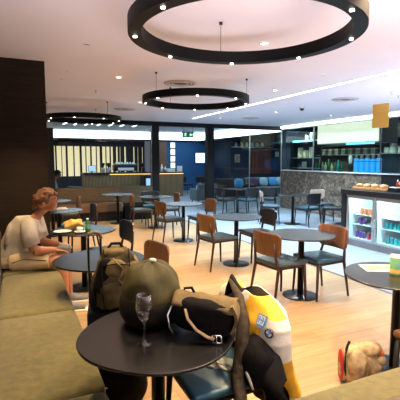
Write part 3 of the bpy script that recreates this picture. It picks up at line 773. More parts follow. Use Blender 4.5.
t = thing('helmet_bag', 'round olive drawstring bag with a helmet inside, on the closest round table', 'bag', (0.625, 1.985, TZ))
def bagfn(q):
    a = math.atan2(q.y, q.x); zz = q.z/.165
    k = 1 + .022*math.sin(a*7 + 5*zz)*max(0, .9-abs(zz-.3)) + .02*math.sin(a*3 - 9*zz)
    if q.z < -.10: k *= 1.04
    return Vector((q.x*k, q.y*k, q.z + .008*math.sin(a*5+1)))
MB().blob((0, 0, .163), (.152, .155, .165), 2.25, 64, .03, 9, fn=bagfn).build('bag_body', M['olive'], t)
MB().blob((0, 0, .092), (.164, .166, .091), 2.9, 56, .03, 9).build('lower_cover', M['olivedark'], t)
MB().blob((.01, 0, .333), (.022, .02, .012), 2, 14, .3, 40).build('drawstring_knot', M['palecloth'], t)

t = thing('waist_bag', 'khaki and black waist bag with a buckled strap on the closest table', 'bag', (0.815, 1.725, TZ), R(-36))
t.scale = (1.1, 1.1, 1.1)
MB().blob((0, .02, .085), (.145, .075, .082), 3.2, 40, .06, 8, rot=Matrix.Rotation(R(6), 3, 'Y')).build('bag_body', M['blackcloth'], t)
MB().slab(lambda u, v: (Vector(((u-.5)*.285, -.045 + .135*v, .155 + .018*math.sin(PI*v) - .03*max(0, .35-v)*2 - .02*(u-.4) + .004*math.sin(u*19))), Vector((0, -.1, 1)).normalized()), 20, 10, .010).build('top_flap', M['khaki'], t)
MB().slab(lambda u, v: (Vector((.125 + .022*math.sin(PI*v), -.045 + .12*u, .03 + .12*v)), Vector((1, 0, .2)).normalized()), 8, 8, .012).build('side_panel', M['khaki'], t)
MB().tube([(-.075, -.062, .135), (-.06, -.082, .10), (-.02, -.088, .055), (.03, -.094, .03), (.06, -.092, .022)], [(.004, .014)]*5, 8, up=Vector((0, 1, 0))).build('strap', M['tan_strap'], t)
o = MB()
for a_, b_ in (((.052, .008), (.092, .012)), ((.092, .012), (.088, .044)), ((.088, .044), (.050, .040)), ((.050, .040), (.052, .008)), ((.07, .010), (.069, .042))):
    o.tube([(a_[0], -.097, a_[1]), (b_[0], -.097, b_[1])], .0032, 6)
o.build('buckle', M['chrome'], t)
MB().tube([(-.14, -.03, .14), (-.155, -.06, .10), (-.145, -.07, .05), (-.13, -.06, .02)], .004, 6).build('zip_cord', M['steel'], t)
MB().tube([(-.115, .045, .155), (-.105, .05, .19), (-.07, .05, .195), (-.05, .04, .165)], .007, 8).build('carry_loop', M['blackcloth'], t)

# jacket on the chair
JY = 1.835
t = thing('motorcycle_jacket', 'white, yellow and black motorcycle jacket hung over a chair back', 'jacket', (1.19, JY, 0.0))
prof = [(.20, .13, .19, .075), (.34, .12, .20, .085), (.48, .06, .215, .09), (.58, .0, .265, .10), (.68, -.02, .28, .105), (.75, -.01, .272, .095), (.80, .0, .235, .08), (.845, .0, .16, .065), (.875, 0, .09, .05)]
def interp(z):
    for a_, b_ in zip(prof, prof[1:]):
        if z <= b_[0]:
            k = (z-a_[0])/(b_[0]-a_[0]); k = max(0, min(1, k)); return [a_[i] + k*(b_[i]-a_[i]) for i in range(4)]
    return list(prof[-1])
def jfn(u, v):
    z = .20 + .675*v; _, cx, w_, d = interp(z); a = 2*PI*u; c, s_ = math.cos(a), math.sin(a)
    p = Vector((cx + d*math.copysign(abs(c)**.75, c), w_*math.copysign(abs(s_)**.75, s_), z))
    k = noise.noise(Vector((p.x*6, p.y*9, p.z*4))); fold = .012*math.sin(p.y*34 + 6*z + 2*k)*(1-v) 
    return p + Vector((.022*k + fold, .02*k, .012*k))
def jmat(u, v):
    z = .20 + .675*v; a = 2*PI*u; tt = math.sin(a); front = math.cos(a) < .35
    tt += .04*math.sin(z*23)
    if not front: return M['whitecloth'] if z > .5 else M['yellowcloth']
    if tt > .50: return M['blackcloth']
    if z > .80: return M['whitecloth'] if tt > .0 else M['yellowcloth']
    if z > .70 + .10*(tt+.2): return M['yellowcloth'] if -.62 < tt < .36 else M['whitecloth']
    if tt < -.90: return M['yellowcloth'] if .33 < z < .58 else M['whitecloth']
    if z > .60 - .22*tt: return M['whitecloth']
    return M['blackcloth']
jb = MB().grid(jfn, 140, 80, None, jmat)
bmesh.ops.remove_doubles(jb.bm, verts=jb.bm.verts[:], dist=1e-4)
jo = jb.build('jacket_body', None, t)
jo.modifiers.new('thick', 'SOLIDIFY').thickness = 0.006
# near sleeve, black with an ivory stripe
def sleeve(pts, rads, m, nz=.12):
    b = MB().tube(pts, rads, 20)
    for v in b.bm.verts:
        k = noise.noise(v.co*14); v.co += Vector((k, noise.noise(v.co*14 + Vector((9, 0, 0))), 0))*.012 + Vector((0, 0, .006*math.sin(v.co.z*70)))
    return b.build('sleeve', m, t)
sleeve([(0.000, -0.165, 0.650), (-0.060, -0.225, 0.600), (-0.090, -0.285, 0.520), (-0.080, -0.320, 0.420), (-0.060, -0.335, 0.280)], [.035, .058, .068, .066, .06], M['blackcloth'])
MB().blob((-0.105, -0.175, 0.570), (.095, .12, .13), 2.3, 32, .12, 9).build('lining', M['blackcloth'], t)
sleeve([(.02, .20, .75), (.06, .36, .74), (.10, .50, .68), (.12, .56, .60)], [.07, .085, .080, .06], M['whitecloth'])
MB().tube([(.01, .22, .825), (.04, .33, .828), (.09, .42, .80)], [(.035, .012), (.05, .012), (.03, .010)], 12).build('shoulder_patch', M['yellowcloth'], t)
MB().tube([(-0.135, -0.120, 0.668), (-0.170, -0.170, 0.610), (-0.195, -0.220, 0.550), (-0.190, -0.270, 0.490)], [(.006, .006), (.008, .009), (.009, .013), (.005, .006)], 10).build('sleeve_stripe', M['whitecloth'], t)
# dark olive zip edge and raised collar point
b = MB().tube([(-0.245, -0.290, 0.330), (-0.250, -0.260, 0.450), (-0.228, -0.195, 0.512), (-0.200, -0.155, 0.590), (-0.180, -0.145, 0.670), (-0.150, -0.105, 0.760), (-0.105, 0.015, 0.850), (-0.080, 0.165, 0.905)], [(.030, .022), (.032, .024), (.032, .024), (.032, .026), (.032, .028), (.032, .028), (.028, .024), (.010, .010)], 16)
for v in b.bm.verts: v.co += Vector((noise.noise(v.co*22), noise.noise(v.co*22 + Vector((5, 5, 5))), 0))*.012
b.build('zip_edge', M['zipbrown'], t)
b = MB().tube([(-.02, .30, .72), (-.03, .26, .82), (-.035, .225, .905), (-.03, .15, .84), (-.02, .08, .80)], [(.03, .02), (.026, .02), (.012, .012), (.022, .022), (.03, .02)], 12)
b.build('collar', M['blackcloth'], t)
# emblem and roundel stitched on the chest
from mathutils.bvhtree import BVHTree
bpy.context.view_layer.update()
me = jo.data; bv = BVHTree.FromPolygons([t.location + v.co for v in me.vertices], [p.vertices[:] for p in me.polygons])
def patch(y, z):
    o_ = Vector((0.2, y - .25, z + .35)); d = (Vector((1.19, y, z)) - o_).normalized()
    h, n_, _, _ = bv.ray_cast(o_, d)
    if n_.dot(d) > 0: n_ = -n_
    h = h - t.location - d*.006
    zz = n_.normalized(); xx = Vector((0, 0, 1)).cross(zz).normalized(); yy = zz.cross(xx)
    return Matrix(((xx.x, yy.x, zz.x, h.x), (xx.y, yy.y, zz.y, h.y), (xx.z, yy.z, zz.z, h.z), (0, 0, 0, 1)))
def disc(rad, z0, z1, n=28): return [(.0005, z0), (rad, z0), (rad, z1), (.0005, z1)]
mx = patch(1.68, .755)
b = MB(); b.prism([(-.030, .03), (.030, .03), (.032, -.01), (.02, -.03), (0, -.042), (-.02, -.03), (-.032, -.01)], .001, .007, M['emblemblue'])
for x0, x1, y0, y1 in ((-.022, -.003, .004, .024), (.003, .022, .004, .024), (-.021, -.003, -.022, -.002), (.003, .021, -.022, -.002)): b.box(x0, x1, y0, y1, .006, .009, 0, M['emblemwhite'])
b.box(-.016, -.009, -.016, .018, .0085, .0105, 0, M['emblemblue']); b.box(.009, .016, -.016, .018, .0085, .0105, 0, M['emblemblue'])
o = b.build('crest_patch', None, jo); o.matrix_local = mx
mx = patch(1.615, .715)
b = MB(); b.lathe(disc(.026, .001, .009), 0, 0, 32, M['black'])
for q in range(4):
    b.prism([(0, 0)] + [(.0155*math.cos(R(90*q + 15*k)), .0155*math.sin(R(90*q + 15*k))) for k in range(7)], .0088, .0108, M['emblemblue'] if q % 2 == 0 else M['emblemwhite'])
b.lathe([(.0258, .0085), (.0258, .0105), (.0245, .0105), (.0245, .0085)], 0, 0, 32, M['emblemwhite'], cap=False)
o = b.build('roundel', None, jo); o.matrix_local = mx
for ch, a in (('B', 130), ('M', 90), ('W', 50)):
    c_ = bpy.data.curves.new('letter', 'FONT'); c_.body = ch; c_.size = .010; c_.align_x = 'CENTER'; c_.align_y = 'CENTER'; c_.extrude = .0006
    tmp = bpy.data.objects.new('tmp', c_); C.objects.link(tmp); dg = bpy.context.evaluated_depsgraph_get(); lm = bpy.data.meshes.new_from_object(tmp.evaluated_get(dg)); bpy.data.objects.remove(tmp)
    lm.materials.clear(); lm.materials.append(M['emblemwhite']); lo = bpy.data.objects.new('letter', lm); C.objects.link(lo); lo.parent = o
    lo.location = (.020*math.cos(R(a)), .020*math.sin(R(a)), .0098); lo.rotation_euler = (0, 0, R(a-90))
# pale cloth on the seat
random.seed(5)
def cl(u, v):
    x, y = .90 + .15*u, 1.80 + .17*v
    return Vector((x + .02*math.sin(9*v), y + .03*math.sin(8*u), .484 + .018*abs(noise.noise(Vector((u*4, v*5, 1)))) )), Vector((0, 0, 1))
tag(MB().slab(cl, 18, 18, .006).build('pale_cloth', M['palecloth']), 'crumpled pale cloth lying on the seat below the motorcycle jacket', 'cloth')

# suitcase with raised handle, backpack standing on it
t = thing('suitcase', 'black upright suitcase with raised handle under the olive brown backpack', 'suitcase', (.60, 2.90, 0), R(-12))
MB().box(-.17, .17, -.11, .11, .045, .52, .03, seg=3).build('case_body', M['suitcase'], t)
MB().box(-.13, .13, -.135, -.105, .09, .42, .012).build('front_pocket', M['suitcase'], t)
for s in (-1, 1):
    w_ = MB().lathe([(.024, -.012), (.024, .012)], 0, 0, 18).build('wheel', M['blackmetal'], t, loc=(s*.13, .07, .024), rot=(0, PI/2, 0))
    MB().lathe([(.024, -.012), (.024, .012)], 0, 0, 18).build('wheel', M['blackmetal'], t, loc=(s*.13, -.07, .024), rot=(0, PI/2, 0))
hx = -.112
MB().tube([(hx-.045, .08, .50), (hx-.045, .08, 1.02), (hx-.035, .08, 1.045)], .0085, 8).tube([(hx+.045, .08, .50), (hx+.045, .08, 1.02), (hx+.035, .08, 1.045)], .0085, 8).build('telescopic_handle', M['blackmetal'], t)
MB().tube([(hx-.05, .08, 1.015), (hx-.04, .08, 1.055), (hx, .08, 1.066), (hx+.04, .08, 1.055), (hx+.05, .08, 1.015)], .013, 10).build('hand_grip', M['tan_strap'], t)
t = thing('backpack', 'olive brown canvas backpack standing on the black suitcase', 'backpack', (.63, 2.84, .522), R(-14))
def pk(q):
    return Vector((q.x*(1 - .22*max(0, q.z/.24)), q.y*(1-.15*q.z/.24), q.z))
MB().blob((.0, .0, .225), (.165, .115, .225), 2.7, 56, .16, 11, fn=pk).build('pack_body', M['packolive'], t)
MB().blob((.01, -.095, .13), (.105, .05, .105), 2.6, 40, .22, 14).build('front_pocket', M['packolive'], t)
MB().blob((-.085, -.07, .27), (.055, .05, .12), 2.6, 28, .2, 14, rot=Matrix.Rotation(R(14), 3, 'Y')).build('mesh_panel', M['blackcloth'], t)
MB().blob((.115, -.06, .24), (.05, .06, .13), 2.6, 28, .22, 14).build('side_pouch', M['khaki'], t)
MB().tube([(-.02, -.128, .40), (.05, -.145, .33), (.02, -.150, .25), (.08, -.135, .17)], [(.012, .005)]*4, 8).build('webbing', M['khaki'], t)
MB().blob((.005, -.085, .31), (.09, .045, .065), 2.4, 32, .25, 18).build('upper_pocket', M['khaki'], t)
MB().blob((-.165, -.02, .11), (.03, .07, .10), 2.5, 24, .12, 14).build('side_pocket', M['blackcloth'], t)
MB().blob((.0, .01, .415), (.10, .085, .045), 2.4, 28, .12, 14).build('top_flap', M['khaki'], t)
MB().tube([(-.05, -.01, .45), (-.03, -.03, .485), (.03, -.03, .485), (.05, -.01, .45)], .010, 8).build('grab_loop', M['blackcloth'], t)
for x in (-.085, .09):
    MB().tube([(x, -.03, .44), (x*1.05, -.10, .39), (x*1.1, -.135, .30), (x*1.05, -.142, .20), (x*1.0, -.145, .10), (x, -.125, .03)], [(.011, .004)]*6, 8, up=Vector((1, 0, 0))).build('strap', M['blackcloth'], t)
MB().tube([(-.10, -.122, .345), (0, -.136, .362), (.10, -.118, .345)], .004, 6).build('zip', M['blackcloth'], t)
MB().tube([(.13, -.06, .40), (.175, -.09, .30), (.18, -.09, .18), (.15, -.09, .06)], [(.016, .006)]*4, 8).build('shoulder_strap', M['khaki'], t)

t = thing('duffel_bag', 'black duffel bag standing on the floor between sofa and suitcase, under the table edge', 'bag', (.565, 2.47, 0), R(-10))  # black mass put in to fill the area under the table edge
MB().blob((0, 0, .27), (.165, .19, .27), 3.2, 40, .10, 8).build('bag_body', M['blackcloth'], t)
MB().tube([(-.08, -.16, .38), (-.06, -.20, .46), (.06, -.20, .46), (.08, -.16, .38)], .010, 8).build('handle', M['suitcase'], t)
for k in range(3): MB().blob((-.10+.09*k, -.187, .24+.06*k), (.012, .006, .008), 2.5, 10).build('strap_clip', M['chrome'], t)
# rucksack on the floor behind the sofa end
t = thing('rucksack', 'beige rucksack with red side lying on the floor behind the sofa', 'rucksack', (2.19, 2.02, 0), R(-28))
MB().blob((0, 0, .14), (.15, .10, .14), 2.7, 44, .14, 9).build('pack_body', M['beige'], t)
MB().blob((-.138, -.01, .135), (.010, .060, .11), 2.6, 28, .08, 9).build('red_side', M['red'], t)
MB().tube([(-.115, -.07, .05), (-.128, -.075, .17), (-.11, -.04, .27), (-.07, .03, .29)], [(.010, .007)]*4, 8).build('edge_binding', M['blackcloth'], t)
MB().blob((-.045, -.075, .16), (.06, .05, .115), 2.4, 32, .22, 14).build('front_pocket', M['beige'], t)
MB().blob((.05, -.02, .265), (.085, .07, .045), 2.4, 32, .25, 14).build('top_flap', M['beige'], t)
MB().blob((.12, -.03, .245), (.032, .035, .032), 2.4, 20, .15, 12).build('orange_pouch', M['orange'], t)
MB().blob((.125, -.06, .20), (.035, .03, .03), 2.4, 20, .2, 12).build('side_pocket', M['beige'], t)
MB().tube([(.02, -.10, .07), (.03, -.128, .15), (.02, -.11, .24)], [(.012, .005)]*3, 8).build('strap', M['tan_strap'], t)

# ============================================================ the seated man's table, and the one beyond
def plate(label, x, y, r, z=TZ):
    t = thing('plate', label, 'plate', (x, y, z))
    MB().lathe([(.0005, .0), (r*.6, .0), (r*.95, .014), (r, .018), (r*.97, .019), (r*.6, .005), (.0005, .005)], 0, 0, 40, cap=False).build('plate_dish', M['white'], t)
    return t
tag(plate('x', .47, 4.96, .105), 'white plate at the edge of the seated man\'s table')
tag(plate('x', .655, 4.86, .07), 'small white saucer under the cup on the man\'s table')
t = thing('cup', 'white cup standing on the saucer on the man\'s table', 'cup', (.655, 4.86, TZ+.006))
MB().lathe([(.0005, 0), (.026, 0), (.034, .02), (.038, .06), (.035, .06), (.031, .02), (.0005, .006)], 0, 0, 28, cap=False).build('cup_body', M['white'], t)
MB().tube([(.036, 0, .05), (.055, 0, .045), (.055, 0, .02), (.033, 0, .015)], .004, 8).build('handle', M['white'], t)
t = thing('bread_bag', 'crumpled yellow paper wrap behind the white cup on the man\'s table', 'food wrap', (.62, 5.14, TZ), R(-20))
MB().blob((0, 0, .062), (.125, .07, .062), 2.2, 36, .35, 16).build('paper_wrap', M['yellowpaper'], t)
MB().blob((-.12, .0, .045), (.04, .045, .042), 2.2, 20, .3, 20).build('blue_end', M['bluewrap'], t)
t = thing('bottle', 'small green bottle on the seated man\'s table', 'bottle', (.765, 4.98, TZ))
MB().lathe([(.0005, 0), (.032, 0), (.033, .01), (.033, .09), (.027, .105), (.014, .12), (.013, .14)], 0, 0, 24).build('bottle_body', M['greenglass'], t)
MB().lathe([(.015, .138), (.015, .152), (.0005, .152)], 0, 0, 18, cap=False).build('cap', M['white'], t)
MB().lathe([(.0336, .025), (.0336, .08)], 0, 0, 24, cap=False).build('bottle_label', M['greenlabel'], t)
t = thing('camera_pouch', 'small grey patterned pouch resting on the seated man\'s knee', 'pouch', (.42, 4.37, .603), R(-14))
MB().blob((0, 0, .055), (.075, .045, .055), 2.6, 28, .2, 16).build('pouch_body', M['grey_cloth'], t)
MB().tube([(-.06, 0, .07), (-.03, -.02, .125), (.03, -.02, .125), (.06, 0, .07)], .006, 8).build('strap', M['palecloth'], t)
t = thing('napkin', 'folded white napkin on the table beyond the man\'s face', 'napkin', (.70, 7.34, TZ))
MB().box(-.09, .09, -.07, .07, 0, .012, .003).box(-.07, .07, -.05, .05, .012, .03, .004).build('folded_sheet', M['paper'], t)

# table by the sofa end
t = thing('leaflet', 'white leaflet with a photo, on the table by the sofa end', 'leaflet', (2.61, 2.24, TZ), R(-28))
MB().box(-.14, .14, -.10, .10, 0, .003).build('sheet', M['paper'], t)
MB().box(-.12, .02, -.085, .07, .003, .0038).build('photo_print', M['picture'], t)
MB().box(.03, .12, -.07, .05, .003, .0038).build('yellow_print', M['yellowpaper'], t)
t = thing('tin', 'green and cream tin standing on the leaflet table', 'tin', (2.575, 2.07, TZ))
MB().lathe([(.0005, 0), (.042, 0), (.043, .004), (.043, .135), (.040, .14), (.0005, .14)], 0, 0, 32, cap=False).build('tin_body', M['greenlabel'], t)
MB().lathe([(.0436, .015), (.0436, .045)], 0, 0, 32, cap=False).build('yellow_band', M['yellowpaper'], t)
MB().lathe([(.044, .13), (.044, .147), (.0005, .147)], 0, 0, 32, cap=False).build('lid', M['cream'], t)

# ============================================================ counter with glass door fridges
Y0, Y1 = 2.9, 5.80
t = thing('counter', 'black service counter with two lit glass fridge doors', 'counter', (0, 0, 0))
MB().box(5.62, 6.45, Y0, Y1+.02, .955, 1.05, .006).build('countertop', M['counterblack'], t)
MB().box(5.64, 6.42, Y1-.10, Y1, 0, .955).build('end_panel', M['counterblack'], t)
MB().box(5.70, 6.42, Y0, Y1-.10, 0.0, .12).build('kick_plate', M['kick'], t)
MB().box(6.34, 6.42, Y0, Y1-.10, .12, .955).build('back_panel', M['counterblack'], t)
b = MB(); b.box(5.70, 6.34, Y0, Y1-.10, .12, .14); b.box(5.70, 6.34, Y0, Y1-.10, .93, .955); b.box(6.31, 6.34, Y0, Y1-.10, .14, .93); b.box(5.70, 6.31, Y1-.13, Y1-.10, .14, .93); b.box(5.72, 6.31, 5.015, 5.03, .14, .93)
b.build('fridge_liner', M['fridgewall'], t)
def door(y0, y1, hinge):
    b = MB(); z0, z1, fr = .125, .93, .035
    b.box(5.655, 5.695, y0, y0+fr, z0, z1); b.box(5.655, 5.695, y1-fr, y1, z0, z1); b.box(5.655, 5.695, y0+fr, y1-fr, z0, z0+fr); b.box(5.655, 5.695, y0+fr, y1-fr, z1-fr, z1)
    d = b.build('door', M['steel'], t)
    MB().box(5.672, 5.678, y0+fr, y1-fr, z0+fr, z1-fr).build('pane', M['fridgeglass'], d)
    hy = y0+fr/2 if hinge else y1-fr/2
    MB().tube([(5.655, hy, .62), (5.63, hy, .61), (5.63, hy, .41), (5.655, hy, .40)], .007, 8).build('handle', M['chrome'], d)
door(5.045, 5.68, True); door(3.95, 5.03, False); door(2.92, 3.94, True)
MB().box(5.65, 5.70, Y0, Y1-.10, .932, .955).build('top_rail', M['steel'], t)
for yy in (5.365, 4.49, 3.43):
    w_ = .27 if yy > 5.1 else .48
    MB().tube([(5.72, yy-w_, .91), (5.72, yy+w_, .91)], .010, 8).build('light_tube', M['fridgelight'], t)
for z in (.39, .58):
    MB().box(5.80, 6.30, 3.0, 5.66, z, z+.008).build('wire_shelf', M['fridgewall'], t)
def can(label, grp, m, x, y, z, first={}):
    if grp not in first:
        o = thing('drink_can', label, 'can', (x, y, z), 0, grp)
        MB().lathe([(.0005, .002), (.026, 0), (.032, .008), (.032, .108), (.027, .118)], 0, 0, 20, cap=False).build('can_body', M[m], o)
        MB().lathe([(.0275, .116), (.027, .121), (.025, .117), (.0005, .117)], 0, 0, 18, cap=False).build('can_lid', M['steel'], o)
        first[grp] = o; return o
    return dup(first[grp], (x, y, z), 0)
for k in range(5): can('orange can in the upper rank behind the narrower glass fridge door', 'orange cans in the fridge', 'orange_can' if True else '', 5.86, 5.50 - .085*k, .588)
for k in range(3): can('purple can on the fridge floor behind the narrower glass door', 'purple cans in the fridge', 'purple_can', 5.86, 5.60 - .085*k, .14)
for k in range(3): can('red can on the fridge floor behind the narrower glass door', 'red cans in the fridge', 'red_can', 5.86, 5.32 - .085*k, .14)
for k in range(2): can('purple can on the middle shelf behind the narrower glass door', 'purple cans on the fridge shelf', 'purple_can', 5.86, 5.52 - .09*k, .398)
for z, g in ((.398, 'middle shelf'), (.14, 'bottom')):
    for k in range(9): can('teal can on the fridge %s behind the wider glass door' % g, 'teal cans on the fridge ' + g, 'teal_can', 5.86, 4.93 - .085*k - (.0 if z > .3 else .03), z)
for k in range(6): can('white can on the top shelf behind the wider glass door', 'white cans on the fridge top shelf', 'white_can', 5.86, 4.72 - .085*k, .588)

# food on the counter
CT = 1.0505
t = thing('serving_board', 'wooden board of pastries on the black counter', 'board', (5.98, 5.36, CT), R(4))
MB().box(-.15, .15, -.38, .38, 0, .045, .012).build('board', M['board'], t)
random.seed(11)
for k, (x, y) in enumerate([(-.05, .28), (.05, .20), (-.06, .12), (.04, .02), (-.05, -.08), (.05, -.17), (-.04, -.27)]):
    o = MB().blob((0, 0, .032), (.055, .068, .034), 2.2, 22, .2, 18).build('pastry', M['pastry'], loc=(5.98+x, 5.36+y, CT+.045)); o.rotation_euler = (0, 0, k*1.3)
    tag(o, 'golden pastry lying on the wooden board on the counter', 'pastry', 'pastries on the serving board')
for k, (x, y, l) in enumerate([(6.02, 5.72, 'small white bowl at the far corner of the counter top'), (6.28, 5.66, 'small white bowl behind the pastry board')]):
    t = thing('bowl', l, 'bowl', (x, y-.03, CT)); MB().lathe([(.0005, 0), (.03, 0), (.05, .03), (.06, .055), (.056, .055), (.045, .03), (.0005, .008)], 0, 0, 26, cap=False).build('bowl_body', M['white'], t)
t = thing('bread_stand', 'raised wooden stand carrying a loaf at the counter\'s edge', 'stand', (6.18, 4.80, CT))
MB().box(-.14, .14, -.20, .20, .05, .075, .008).build('stand_top', M['board'], t)
for s in (-1, 1): MB().box(-.12, .12, s*.16-.012, s*.16+.012, 0, .05).build('foot', M['board'], t)
t = thing('bread_loaf', 'brown bread loaf on the raised wooden stand', 'bread', (6.18, 4.82, CT+.0755))
MB().blob((0, 0, .06), (.085, .16, .06), 2.3, 32, .10, 10).build('loaf', M['bread'], t)
for k in range(3): MB().tube([(-.05, -.08 + .08*k, .108), (.0, -.06 + .08*k, .121), (.05, -.04 + .08*k, .108)], [.004, .009, .004], 8).build('crust_slash', M['pastry'], t)
t = thing('sauce_bottle', 'red sauce bottle on the counter between the pastries and the loaf', 'bottle', (6.22, 5.05, CT))
MB().lathe([(.0005, 0), (.03, 0), (.03, .12), (.012, .15), (.010, .17)], 0, 0, 20).build('bottle_body', M['red'], t)
MB().lathe([(.012, .168), (.006, .20), (.0005, .20)], 0, 0, 14, cap=False).build('nozzle', M['white'], t)
t = thing('napkin_box', 'black box of napkins beside the sauce bottle on the counter', 'napkin box', (5.92, 4.86, CT))
MB().box(-.06, .06, -.09, .09, 0, .07, .006).build('box_body', M['counterblack'], t); MB().box(-.045, .045, -.075, .075, .07, .082).build('napkin_stack', M['paper'], t)

# ============================================================ kitchen behind the glass
t = thing('extractor_hood', 'pale green lit hood panel behind the kitchen glass', 'hood', (0, 0, 0))
MB().box(8.62, 9.3, 7.62, 9.98, 2.07, 2.795).build('hood_body', M['steel'], t)
MB().box(8.60, 8.62, 7.64, 9.96, 2.38, 2.79).build('upper_panel', M['hoodglow'], t)
MB().box(8.60, 8.62, 7.64, 9.96, 2.10, 2.38).build('lower_panel', M['hoodglow2'], t)
MB().box(8.59, 8.61, 7.75, 8.75, 2.03, 2.08).build('light_strip', M['ledcyan'], t)
t = thing('back_counter', 'dark back counter along the brick wall behind the kitchen glass', 'counter', (0, 0, 0))
MB().box(9.15, 9.78, 4.6, 11.1, 0, 1.20).build('cabinet_body', M['counterblack'], t); MB().box(9.12, 9.79, 4.6, 11.1, 1.20, 1.245).build('worktop', M['steel'], t)
def shelfunit(label, x0, x1, y0, y1, zs, z1, glow=False):
    t = thing('shelf_unit', label, 'shelf', (0, 0, 0))
    for z in zs: MB().box(x0, x1, y0, y1, z-.025, z).build('shelf_board', M['steel'], t)
    for y in (y0, y1-.03): MB().box(x0, x0+.03, y, y+.03, zs[0]-.025 if zs[0] > 1.3 else 0, z1).build('upright', M['blackmetal'], t); 
    for y in (y0, y1-.03): MB().box(x1-.03, x1, y, y+.03, zs[0]-.025 if zs[0] > 1.3 else 0, z1).build('upright', M['blackmetal'], t)
    if glow: MB().box(x0-.01, x0, y0+.05, y1-.05, zs[-1]-.055, zs[-1]).build('light_strip', M['ledcyan'], t)  # glowing strip stands in for a reflected light line, no lamp on this shelf
    return t
shelfunit('tall shelf unit of cream jars at the far end of the kitchen window', 8.5, 8.8, 9.98, 11.1, (.3, .95, 1.35, 1.68, 2.24), 2.5, True)
def jar(label, x, y, z, r, h, grp, m='jar'):
    t = thing('storage_jar', label, 'jar', (x, y, z), 0, grp)
    MB().lathe([(.0005, 0), (r*.92, 0), (r, .012), (r, h*.82), (r*.9, h*.86)], 0, 0, 20).build('jar_body', M[m], t)
    MB().lathe([(r*.98, h*.85), (r*.98, h*.97), (r*.5, h), (.0005, h)], 0, 0, 20, cap=False).build('lid', M[m], t)
    return t
J = 'jars on the kitchen shelves'
jar('tall cream jar on the lower lit kitchen shelf, closest to the window post', 8.65, 10.83, 1.68, .085, .33, J)
jar('short cream jar between two tall jars on the lower kitchen shelf', 8.65, 10.56, 1.68, .085, .24, J)
jar('tall cream jar next to the short one, towards the lit hood', 8.65, 10.30, 1.68, .07, .34, J)
jar('small white jar on the cyan lit shelf above the short jar', 8.65, 10.52, 2.24, .06, .16, J, 'white')
jar('larger white jar on the cyan lit shelf, towards the lit hood', 8.65, 10.24, 2.24, .085, .24, J, 'white')
jar('dark squat jar on the lowest visible shelf of the jar unit', 8.65, 10.62, 1.35, .08, .20, J, 'steel')
shelfunit('open kitchen shelves of white pots before the dark brick wall', 9.45, 9.76, 6.9, 8.33, (1.80, 2.26), 2.62)
P_ = [('white pot on the upper open shelf, at its end by the amber sign', 8.08, 2.26, .10, .24), ('taller white pot on the upper open shelf, second from the end', 7.80, 2.26, .10, .36), ('white pot on the upper open shelf, third from its end', 7.50, 2.26, .10, .26),
      ('squat cream pot on the lower open shelf, at its end', 8.20, 1.80, .08, .16), ('tall white pot on the lower open shelf, second from its end', 7.98, 1.80, .105, .27), ('cream pot on the lower open shelf, third from its end', 7.72, 1.80, .095, .17), ('white pot on the lower open shelf, fourth from its end', 7.44, 1.80, .10, .24)]
for l, y, z, r, h in P_: jar(l, 9.6, y, z, r, h, 'white pots on the open shelves', 'white')
BL = ['blue lit pack farthest along the back counter row of five', 'second blue lit pack from the far end of the row of five', 'middle blue lit pack of the row of five', 'fourth blue lit pack from the far end of the row of five', 'last blue lit pack of the five, beside the open shelves']
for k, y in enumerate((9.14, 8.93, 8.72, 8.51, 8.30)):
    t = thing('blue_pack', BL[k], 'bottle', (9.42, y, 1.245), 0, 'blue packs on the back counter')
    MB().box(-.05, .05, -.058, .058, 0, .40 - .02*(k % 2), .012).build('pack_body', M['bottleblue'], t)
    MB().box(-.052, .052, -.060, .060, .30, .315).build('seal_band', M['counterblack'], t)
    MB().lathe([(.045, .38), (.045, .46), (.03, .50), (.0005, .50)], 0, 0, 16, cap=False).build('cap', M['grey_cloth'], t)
t = thing('dispenser', 'white and black dispenser beside the row of blue packs', 'dispenser', (9.40, 9.36, 1.245))
MB().lathe([(.07, 0), (.07, .20), (.05, .24)], 0, 0, 20).build('dispenser_base', M['counterblack'], t); MB().lathe([(.05, .24), (.055, .30), (.055, .46), (.02, .50)], 0, 0, 20).build('dispenser_top', M['white'], t)
random.seed(4)
for k in range(9):
    y = 9.75 + .145*k; h = random.uniform(.24, .40); m = random.choice(['greenglass', 'steel', 'greenglass', 'teal_can', 'jar'])
    t = thing('bottle', 'bottle in the row on the dim back counter below the hood and jars', 'bottle', (9.42, y, 1.245), 0, 'bottles on the dim back counter')
    MB().lathe([(.0005, 0), (.042, 0), (.042, h*.6), (.016, h*.78), (.015, h)], 0, 0, 16).build('bottle_body', M[m], t)
t = thing('utensil_rail', 'dark rail of shelves on the brick wall above the bottle row', 'shelf', (0, 0, 0))
for z in (1.75, 2.05): MB().box(9.55, 9.79, 8.4, 11.1, z, z+.025).build('shelf_board', M['steel'], t)
for k in range(8):
    t = thing('storage_box', 'pale box standing on the dim wall shelf behind the lit hood', 'box', (9.68, 8.7+.3*k, 1.776), 0, 'boxes on the dim wall shelf')
    MB().box(-.07, .07, -.08, .08, 0, .18, .008).build('box_body', M['grey_cloth'], t); MB().box(-.072, .072, -.082, .082, .15, .185, .004).build('lid', M['jar'], t)

